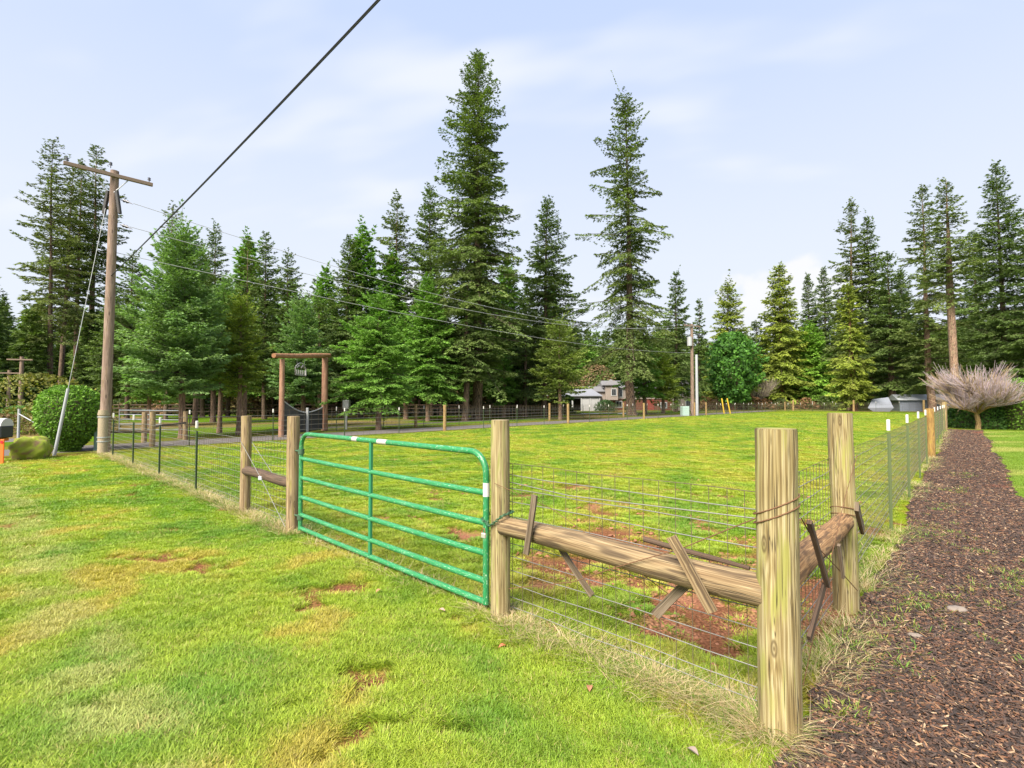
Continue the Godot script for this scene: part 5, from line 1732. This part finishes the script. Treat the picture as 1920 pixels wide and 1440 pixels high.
func build_archway() -> void:
	var log_tex := timber(321, Color(0.54, 0.39, 0.31), Color(0.66, 0.52, 0.42), Color(0.38, 0.22, 0.16), Color(0.54, 0.40, 0.28), 0.0, 0.8, [[0.3, 0.3], [0.7, 0.7]])
	var m := mat("arch_log", Color.WHITE, 0.85, 0.0, log_tex)
	m.uv1_scale = Vector3(1, 0.5, 1)
	var l := Vector3(-9.90, 0, -21.17)
	var r := Vector3(-9.85, 0, -25.9)
	var o := thing("log_archway", "reddish log archway of two posts and a crossbeam over the drive entrance", "archway", Vector3.ZERO)
	var hl := 3.36
	var hr := 3.86
	for q in [[l, hl, 0.11], [r, hr, 0.165]]:
		var b := MB.new()
		b.tube([q[0] - Vector3(0, 0.3, 0), q[0] + Vector3(0, 1.2, 0), q[0] + Vector3(0, 2.4, 0), q[0] + Vector3(0, q[1], 0)], [q[2] * 1.05, q[2], q[2] * 0.97, q[2] * 0.94], 14, true, 0.06, n_fine)
		part("post", b.mesh(), m, o)
	var d := (r - l).normalized()
	var b0 := l + Vector3(0, hl + 0.09, 0) - d * 0.75
	var b1 := r + Vector3(0, hr + 0.12, 0) + d * 0.55
	var bm := MB.new()
	bm.tube([b0, b0.lerp(b1, 0.35) + Vector3(0, -0.02, 0), b0.lerp(b1, 0.7), b1], [0.095, 0.11, 0.12, 0.125], 12, true, 0.08, n_fine)
	part("beam", bm.mesh(), mat("beam_log", Color(1.0, 0.92, 0.72), 0.85, 0.0, log_tex), o)
	# hanging metal sign: arched frame with a row of cut-out shapes
	var s := thing("hanging_sign", "small grey arched metal sign hanging from the archway beam", "sign", l.lerp(r, 0.36) + Vector3(0.05, 2.75, 0))
	var grey := mat("sign_metal", Color(0.34, 0.33, 0.31), 0.6, 0.3)
	var fr := MB.new()
	var pts := []
	var w := 0.55
	for i in 9:
		var t := i / 8.0
		pts.append(d * lerpf(-w, w, t) + Vector3(0, 0.35 + 0.22 * sin(t * PI), 0))
	pts.append(d * w)
	pts.append(d * -w)
	pts.append(pts[0])
	var rr := []
	for i in pts.size():
		rr.append(0.028)
	fr.tube(pts, rr, 6, false)
	part("frame", fr.mesh(), grey, s)
	for k in 5:
		var lm := MB.new()
		lm.box(Transform3D(Basis(d, Vector3.UP, d.cross(Vector3.UP)), d * lerpf(-0.42, 0.42, k / 4.0) + Vector3(0, 0.14, 0)), Vector3(0.10, 0.2, 0.02))
		part("lettering", lm.mesh(), grey, s)
	var hill := MB.new()
	hill.tube([d * -0.4 + Vector3(0, 0.32, 0), d * -0.15 + Vector3(0, 0.45, 0), d * 0.05 + Vector3(0, 0.33, 0), d * 0.22 + Vector3(0, 0.47, 0), d * 0.42 + Vector3(0, 0.32, 0)], [0.02, 0.03, 0.02, 0.03, 0.02], 6, false)
	part("emblem", hill.mesh(), grey, s)
	for k in [-0.4, 0.4]:
		wire(s, "hanger", [d * k + Vector3(0, 0.52, 0), d * k + Vector3(0, 0.80 + k * 0.15, 0)], 0.01, grey)
	# black mesh drive gate with a dipping top rail
	var g := thing("drive_gate", "black mesh driveway gate with a dipping top rail under the log archway", "gate", Vector3.ZERO)
	var black := mat("gate_black", Color(0.02, 0.022, 0.025), 0.5, 0.3)
	var pale := mat("gate_rail_pale", Color(0.45, 0.46, 0.48), 0.5, 0.3)
	var top := []
	var n := 16
	var a0 := l + d * 0.2
	var a1 := r - d * 0.25
	for i in n + 1:
		var t := i / float(n)
		top.append(a0.lerp(a1, t) + Vector3(0, 1.0 + 0.55 * pow(absf(t - 0.55) / 0.55, 1.8) * (1.0 if t < 0.55 else 0.6), 0))
	wire(g, "top_rail", top, 0.03, pale, 8)
	for y in [0.12, 0.4, 0.62, 0.82]:
		wire(g, "rail", [a0 + Vector3(0, y, 0), a1 + Vector3(0, y, 0)], 0.014, black, 6)
	var bars := MB.new()
	for i in 80:
		var t := (i + 0.5) / 80.0
		var f: float = t * n
		var yy: float = lerpf(top[int(f)].y, top[mini(int(f) + 1, n)].y, f - int(f))
		bars.tube([a0.lerp(a1, t) + Vector3(0, 0.08, 0), a0.lerp(a1, t) + Vector3(0, yy, 0)], [0.012, 0.012], 4, false)
	var bp := part("mesh_bars", bars.mesh(), black, g)
	bp.set_meta("kind", "stuff")
	var mid := MB.new()
	mid.box(Transform3D(Basis(d, Vector3.UP, d.cross(Vector3.UP)), a0.lerp(a1, 0.52) + Vector3(0.08, 0.6, 0)), Vector3(0.1, 1.25, 0.1), 0.01)
	part("meeting_stile", mid.mesh(), mat("stile_white", Color(0.40, 0.40, 0.39), 0.5), g)
	var bx := MB.new()
	bx.box(Transform3D(Basis(), Vector3(0, 1.35, 0)), Vector3(0.35, 0.5, 0.3), 0.03)
	bx.tube([Vector3(0, -0.1, 0), Vector3(0, 1.1, 0)], [0.05, 0.05], 8)
	var kp := part("gate_keypad", bx.mesh(), mat("keypad_grey", Color(0.42, 0.43, 0.44), 0.5), self)
	kp.position = r + Vector3(0.75, 0, -1.2)
	tag(kp, "small pale control box on a stem right of the log archway", "control box")

func build_roadside() -> void:
	# mossy boulder
	var bm := part("mossy_boulder", boulder_mesh(17, 16, Vector3(0.40, 0.35, 0.36), Color(0.20, 0.13, 0.07), Color(0.22, 0.27, 0.02), 0.55), mat("stone", Color.WHITE, 0.9, 0.0, null, true), self)
	bm.position = Vector3(-13.15, 0.24, -13.55)
	bm.rotation.y = 0.5
	tag(bm, "squat mossy boulder at the lawn's edge left of the round shrub", "boulder")
	# mailbox on an orange post
	var o := thing("mailbox", "dark mailbox with pale top and small white number plate at the left edge", "mailbox", Vector3(-13.35, 0, -12.75))
	var dark := mat("mailbox_dark", Color(0.035, 0.038, 0.045), 0.45, 0.2)
	var top := mat("mailbox_top", Color(0.50, 0.48, 0.53), 0.4, 0.2)
	var b := MB.new()
	b.box(Transform3D(Basis(), Vector3(0, 0.78, 0)), Vector3(0.62, 0.30, 0.34), 0.02)
	part("box", b.mesh(), dark, o)
	var t := MB.new()
	for i in 8:
		var a0 := PI * i / 8.0
		var a1 := PI * (i + 1) / 8.0
		t.quad(Vector3(-0.305, 0.93 + 0.2 * sin(a0), 0.17 * cos(a0)), Vector3(0.305, 0.93 + 0.2 * sin(a0), 0.17 * cos(a0)), Vector3(0.305, 0.93 + 0.2 * sin(a1), 0.17 * cos(a1)), Vector3(-0.305, 0.93 + 0.2 * sin(a1), 0.17 * cos(a1)), Vector3(0, sin(a0) + 0.1, cos(a0)))
		for s in [-1.0, 1.0]:
			t.tri(Vector3(0.305 * s, 0.93, 0), Vector3(0.305 * s, 0.93 + 0.2 * sin(a0), 0.17 * cos(a0)), Vector3(0.305 * s, 0.93 + 0.2 * sin(a1), 0.17 * cos(a1)), Vector3(s, 0, 0))
	part("rounded_top", t.mesh(), top, o)
	var sh := MB.new()
	sh.box(Transform3D(Basis(), Vector3(0, 0.58, 0)), Vector3(0.45, 0.08, 0.28), 0.01)
	part("shelf", sh.mesh(), mat("orange_wood", Color(0.50, 0.16, 0.03), 0.7), o)
	var ps := MB.new()
	ps.box(Transform3D(Basis(), Vector3(0, 0.25, 0)), Vector3(0.10, 0.62, 0.10), 0.008)
	part("post", ps.mesh(), mats["tan_wood"], o)
	var np := MB.new()
	np.box(Transform3D(Basis(), Vector3(0.05, 0.71, 0.174)), Vector3(0.22, 0.085, 0.008))
	var plate := part("number_plate", np.mesh(), mat("number_white", Color(0.60, 0.60, 0.60), 0.5), o)
	for k in 3:
		var nm := MB.new()
		nm.box(Transform3D(Basis(), Vector3(0.0 + k * 0.05, 0.71, 0.180)), Vector3(0.022, 0.05, 0.006))
		part("worn_digit", nm.mesh(), dark, plate)
	# orange marker stake with a red reflector
	var mk := thing("marker_stake", "orange plastic marker stake with a red reflector at the left edge of the lawn", "marker", Vector3(-12.95, 0, -12.55))
	var sb := MB.new()
	sb.box(Transform3D(Basis(), Vector3(0, 0.27, 0)), Vector3(0.095, 0.66, 0.03), 0.008)
	part("stake", sb.mesh(), mat("marker_orange", Color(0.72, 0.13, 0.015), 0.5), mk)
	var rf := MB.new()
	rf.tube([Vector3(0, 0.53, 0.016), Vector3(0, 0.53, 0.026)], [0.038, 0.036], 14)
	part("reflector", rf.mesh(), mat("reflector_red", Color(0.55, 0.02, 0.03), 0.25), mk)
	# braced wooden corner of the neighbouring fence with a dark rail
	var dark_wood := mats["dark_wood"] as Material
	var f := thing("corner_brace", "three wooden posts with dark rails at the drive entrance by the near pole", "fence", Vector3.ZERO)
	for q in [Vector3(-13.81, 0, -18.53), Vector3(-12.28, 0, -16.85), Vector3(-13.08, 0, -19.76)]:
		wood_post(f, q, 1.2 if q.x > -13.0 else 1.15, 0.085, mats["tan_wood"])
	rail(f, Vector3(-12.3, 0.52, -16.85), Vector3(-15.6, 0.50, -16.4), 0.045, 0.045, dark_wood, "rail")
	rail(f, Vector3(-12.28, 0.68, -16.85), Vector3(-13.08, 0.70, -19.76), 0.045, 0.045, dark_wood, "rail")
	# tubular field gate beyond the drive
	var g := thing("field_gate", "grey tubular field gate beyond the drive, seen between the steel posts", "gate", Vector3(-16.6, 0, -22.6), -0.25)
	var grey := mat("tube_grey", Color(0.24, 0.25, 0.27), 0.45, 0.5)
	for y in [0.25, 0.48, 0.70, 0.92, 1.12]:
		wire(g, "bar", [Vector3(-1.8, y, 0), Vector3(1.8, y, 0)], 0.025, grey, 8)
	for x in [-1.8, 0.0, 1.8]:
		wire(g, "upright", [Vector3(x, 0.1, 0), Vector3(x, 1.16, 0)], 0.025, grey, 8)
	# white guard stake with its slanting strut beyond the road
	var st := thing("guy_anchor", "grey stake with a pale slanting strut beyond the road left of the round shrub", "stake", Vector3(-19.6, 0, -19.6))
	wire(st, "stake", [Vector3(0, -0.1, 0), Vector3(0, 1.25, 0)], 0.045, mats["guard_plastic"], 8)
	wire(st, "strut", [Vector3(0.02, 1.05, 0.03), Vector3(1.9, 0.02, 0.03)], 0.022, mats["conduit_white"], 8)

func house_window(parent: Node, x: Transform3D, w: float, h: float) -> void:
	var frame := mat("window_white", Color(0.36, 0.36, 0.36), 0.5)
	var glass := mat("window_glass", Color(0.03, 0.035, 0.04), 0.08)
	var b := MB.new()
	b.box(x, Vector3(w + 0.24, h + 0.24, 0.08))
	var o := part("window", b.mesh(), frame, parent)
	for s in [-1.0, 1.0]:
		var g := MB.new()
		g.box(x.translated_local(Vector3(w * 0.26 * s, 0, 0.03)), Vector3(w * 0.46, h, 0.06))
		part("pane", g.mesh(), glass, o)

func wall_box(parent: Node, called: String, at: Vector3, size: Vector3, m: Material) -> MeshInstance3D:
	var b := MB.new()
	b.box(Transform3D(Basis(), at + Vector3(0, size.y / 2, 0)), size)
	return part(called, b.mesh(), m, parent)

func gable_roof(parent: Node, at: Vector3, size: Vector3, along_x: bool, m: Material, over := 0.35, hip := 0.0) -> void:
	# size: footprint x, rise y, footprint z; at: centre at eaves height
	var b := MB.new()
	var hx := size.x / 2 + over
	var hz := size.z / 2 + over
	var r0: Vector3
	var r1: Vector3
	var e := [Vector3(-hx, 0, -hz), Vector3(hx, 0, -hz), Vector3(hx, 0, hz), Vector3(-hx, 0, hz)]
	var up := Vector3(0, size.y, 0)
	if along_x:
		r0 = Vector3(-hx + hip, 0, 0) + up
		r1 = Vector3(hx - hip, 0, 0) + up
		b.quad(at + e[3], at + e[2], at + r1, at + r0, Vector3(0, 1, 1))
		b.quad(at + e[0], at + e[1], at + r1, at + r0, Vector3(0, 1, -1))
		b.tri(at + e[0], at + e[3], at + r0, Vector3(-1, 0, 0))
		b.tri(at + e[1], at + e[2], at + r1, Vector3(1, 0, 0))
	else:
		r0 = Vector3(0, 0, -hz + hip) + up
		r1 = Vector3(0, 0, hz - hip) + up
		b.quad(at + e[0], at + e[3], at + r1, at + r0, Vector3(-1, 1, 0))
		b.quad(at + e[1], at + e[2], at + r1, at + r0, Vector3(1, 1, 0))
		b.tri(at + e[0], at + e[1], at + r0, Vector3(0, 0, -1))
		b.tri(at + e[3], at + e[2], at + r1, Vector3(0, 0, 1))
	b.box(Transform3D(Basis(), at + Vector3(0, -0.045, 0)), Vector3(hx * 2, 0.08, hz * 2))
	part("roof", b.mesh(), m, parent)

func build_buildings() -> void:
	var siding := mat("tan_siding", Color(0.26, 0.215, 0.185), 0.8)
	var grey := mat("grey_siding", Color(0.22, 0.22, 0.235), 0.8)
	var brick := mat("brick_red", Color(0.20, 0.075, 0.045), 0.9, 0.0, speckle(14, 0.6, 0.3))
	var roof := mat("roof_grey", Color(0.15, 0.145, 0.15), 0.9)
	var pale_roof := mat("roof_pale", Color(0.22, 0.225, 0.245), 0.6, 0.1)
	var white := mats.get("window_white", mat("window_white", Color(0.36, 0.36, 0.36), 0.5)) as Material
	# garage: z about 72 m, front towards the camera
	var g := thing("garage", "low grey garage with pale roof, two open dark bays and two white doors", "garage", Vector3(10.15, 0, -72.0), -0.14)
	for w in [[Vector3(0, 0, -5.9), Vector3(5.2, 2.15, 0.15)], [Vector3(-2.53, 0, -2.95), Vector3(0.14, 2.15, 5.75)], [Vector3(2.53, 0, -2.95), Vector3(0.14, 2.15, 5.75)], [Vector3(0, 1.8, -0.06), Vector3(4.9, 0.35, 0.12)], [Vector3(1.3, 0, -0.06), Vector3(2.45, 1.79, 0.12)]]:
		wall_box(g, "wall", w[0], w[1], grey)
	wall_box(g, "lean_to_wall", Vector3(-4.2, 0, -2.2), Vector3(3.2, 1.95, 4.0), grey)
	gable_roof(g, Vector3(0, 2.22, -3.0), Vector3(5.4, 1.05, 6.0), true, pale_roof, 0.35, 1.5)
	gable_roof(g, Vector3(-4.2, 2.0, -2.2), Vector3(3.3, 0.8, 4.2), true, roof, 0.25, 0.4)
	for k in 5:
		if k in [2, 3]:
			var b := MB.new()
			b.box(Transform3D(Basis(), Vector3(-1.95 + k * 1.3, 0.9, 0.042)), Vector3(1.05, 1.75, 0.08))
			part("garage_door", b.mesh(), white, g)
		var fr := MB.new()
		fr.box(Transform3D(Basis(), Vector3(-2.6 + k * 1.3, 0.95, 0.03)), Vector3(0.2, 1.9, 0.14))
		part("trim", fr.mesh(), white, g)
	for x in [-5.3, -3.9, -3.0]:
		house_window(g, Transform3D(Basis(), Vector3(x, 1.15, -0.17)), 0.55, 0.75)
	# house
	var h := thing("far_house", "two-storey tan house with red brick ground floor and white windows beyond the lone fir", "house", Vector3(20.5, 0, -76.0))
	wall_box(h, "ground_floor", Vector3(-0.8, 0, -3.0), Vector3(10.4, 1.75, 6.0), brick)
	wall_box(h, "upper_floor", Vector3(-0.8, 1.75, -2.95), Vector3(10.6, 1.7, 6.1), siding)
	gable_roof(h, Vector3(-0.8, 3.5, -3.0), Vector3(10.6, 1.2, 6.1), true, roof)
	wall_box(h, "gable_wing", Vector3(5.6, 0, -1.5), Vector3(2.8, 3.9, 5.0), siding)
	var gb := MB.new()
	gb.tri(Vector3(4.2, 3.9, 1.0), Vector3(7.0, 3.9, 1.0), Vector3(5.6, 5.1, 1.0), Vector3(0, 0, 1))
	part("gable", gb.mesh(), siding, h)
	gable_roof(h, Vector3(5.6, 3.98, -1.5), Vector3(2.8, 1.25, 4.7), false, roof, 0.3)
	wall_box(h, "side_wing", Vector3(-7.8, 0, -2.0), Vector3(3.6, 2.9, 5.0), siding)
	gable_roof(h, Vector3(-7.8, 2.95, -2.0), Vector3(3.6, 0.8, 5.0), true, roof)
	wall_box(h, "porch_tower", Vector3(-5.3, 1.6, 0.3), Vector3(1.9, 2.2, 1.5), siding)
	gable_roof(h, Vector3(-5.3, 3.9, 0.3), Vector3(1.9, 0.9, 1.5), false, roof, 0.3, 0.9)
	for q in [[5.0, 2.95, 1.02, 0.6, 1.0], [6.3, 2.95, 1.02, 0.6, 1.0], [6.3, 1.15, 1.02, 0.6, 0.8], [-3.9, 2.65, 0.12, 0.8, 1.1], [-0.4, 2.6, 0.12, 0.9, 0.8], [2.5, 2.6, 0.12, 0.9, 0.8], [-4.0, 0.95, 0.02, 0.8, 0.8], [2.9, 0.8, 0.02, 0.8, 0.7], [-5.0, 2.8, 1.07, 0.6, 0.9]]:
		house_window(h, Transform3D(Basis(), Vector3(q[0], q[1], q[2])), q[3], q[4])
	var dr := MB.new()
	dr.box(Transform3D(Basis(), Vector3(0.9, 1.0, 0.02)), Vector3(1.0, 2.0, 0.1))
	part("door", dr.mesh(), mat("door_red", Color(0.20, 0.04, 0.03), 0.5), h)
	for k in [4.2, 7.0]:
		var cb := MB.new()
		cb.box(Transform3D(Basis(), Vector3(k, 1.95, 1.02)), Vector3(0.16, 3.9, 0.1))
		part("corner_trim", cb.mesh(), white, h)
	# pale sheets lying on the grass before the garage
	var sheetm := mat("sheet_white", Color(0.33, 0.35, 0.38), 0.5)
	for k in 5:
		var b := MB.new()
		b.box(Transform3D(Basis(Vector3.UP, k * 0.4), Vector3(0, 0.05, 0)), Vector3(2.0, 0.05, 0.9))
		var o := part("pale_board", b.mesh(), sheetm, self)
		o.position = Vector3(8.6 + k * 1.25, 0.03 + 0.02 * (k % 2), -55.0 - (k % 3) * 0.9)
		tag(o, ["pale flat board on the grass before the garage, leftmost of five", "pale flat board on the grass before the garage, second of five from the left", "pale flat board on the grass before the garage, middle of five", "pale flat board on the grass before the garage, fourth of five from the left", "pale flat board on the grass before the garage, rightmost by the lone fir"][k], "board", "pale boards on the grass")
	# shed at the far right corner
	var s := thing("grey_shed", "blue-grey metal shed with white roof edge under the dark firs at the far right", "shed", Vector3(58.2, 0, -69.5), -0.35)
	var blue := mat("shed_blue", Color(0.16, 0.18, 0.23), 0.6)
	wall_box(s, "wall", Vector3(0, 0, -2.0), Vector3(5.8, 1.6, 4.0), blue)
	gable_roof(s, Vector3(0, 1.65, -2.0), Vector3(5.8, 0.75, 4.0), true, mat("roof_white", Color(0.42, 0.44, 0.48), 0.5, 0.1), 0.3)
	for k in 7:
		var b := MB.new()
		b.box(Transform3D(Basis(), Vector3(-2.6 + k * 0.85, 0.8, 0.03)), Vector3(0.05, 1.6, 0.06))
		part("rib", b.mesh(), blue, s)
	var d := MB.new()
	d.box(Transform3D(Basis(), Vector3(2.2, 0.75, 0.03)), Vector3(0.9, 1.4, 0.08))
	part("door", d.mesh(), mat("shed_door", Color(0.09, 0.10, 0.14), 0.6), s)
	var t := thing("low_trailer", "low grey canopy leaning beside the blue-grey shed", "canopy", Vector3(51.6, 0, -69.0))
	var tm := MB.new()
	tm.quad(Vector3(-2.2, 0.5, 0.6), Vector3(1.4, 0.5, 0.6), Vector3(1.9, 2.0, -1.0), Vector3(-0.4, 1.7, -1.0), Vector3(0, 1, 1))
	tm.quad(Vector3(-2.2, 0.5, 0.6), Vector3(1.4, 0.5, 0.6), Vector3(0.9, 0.0, 0.5), Vector3(-1.4, 0.0, 0.5), Vector3(0, 0, 1))
	tm.quad(Vector3(1.4, 0.5, 0.6), Vector3(1.9, 2.0, -1.0), Vector3(1.9, 0.0, -1.0), Vector3(0.9, 0.0, 0.5), Vector3(1, 0, 0))
	part("cover", tm.mesh(), mat("cover_grey", Color(0.24, 0.26, 0.31), 0.6), t)
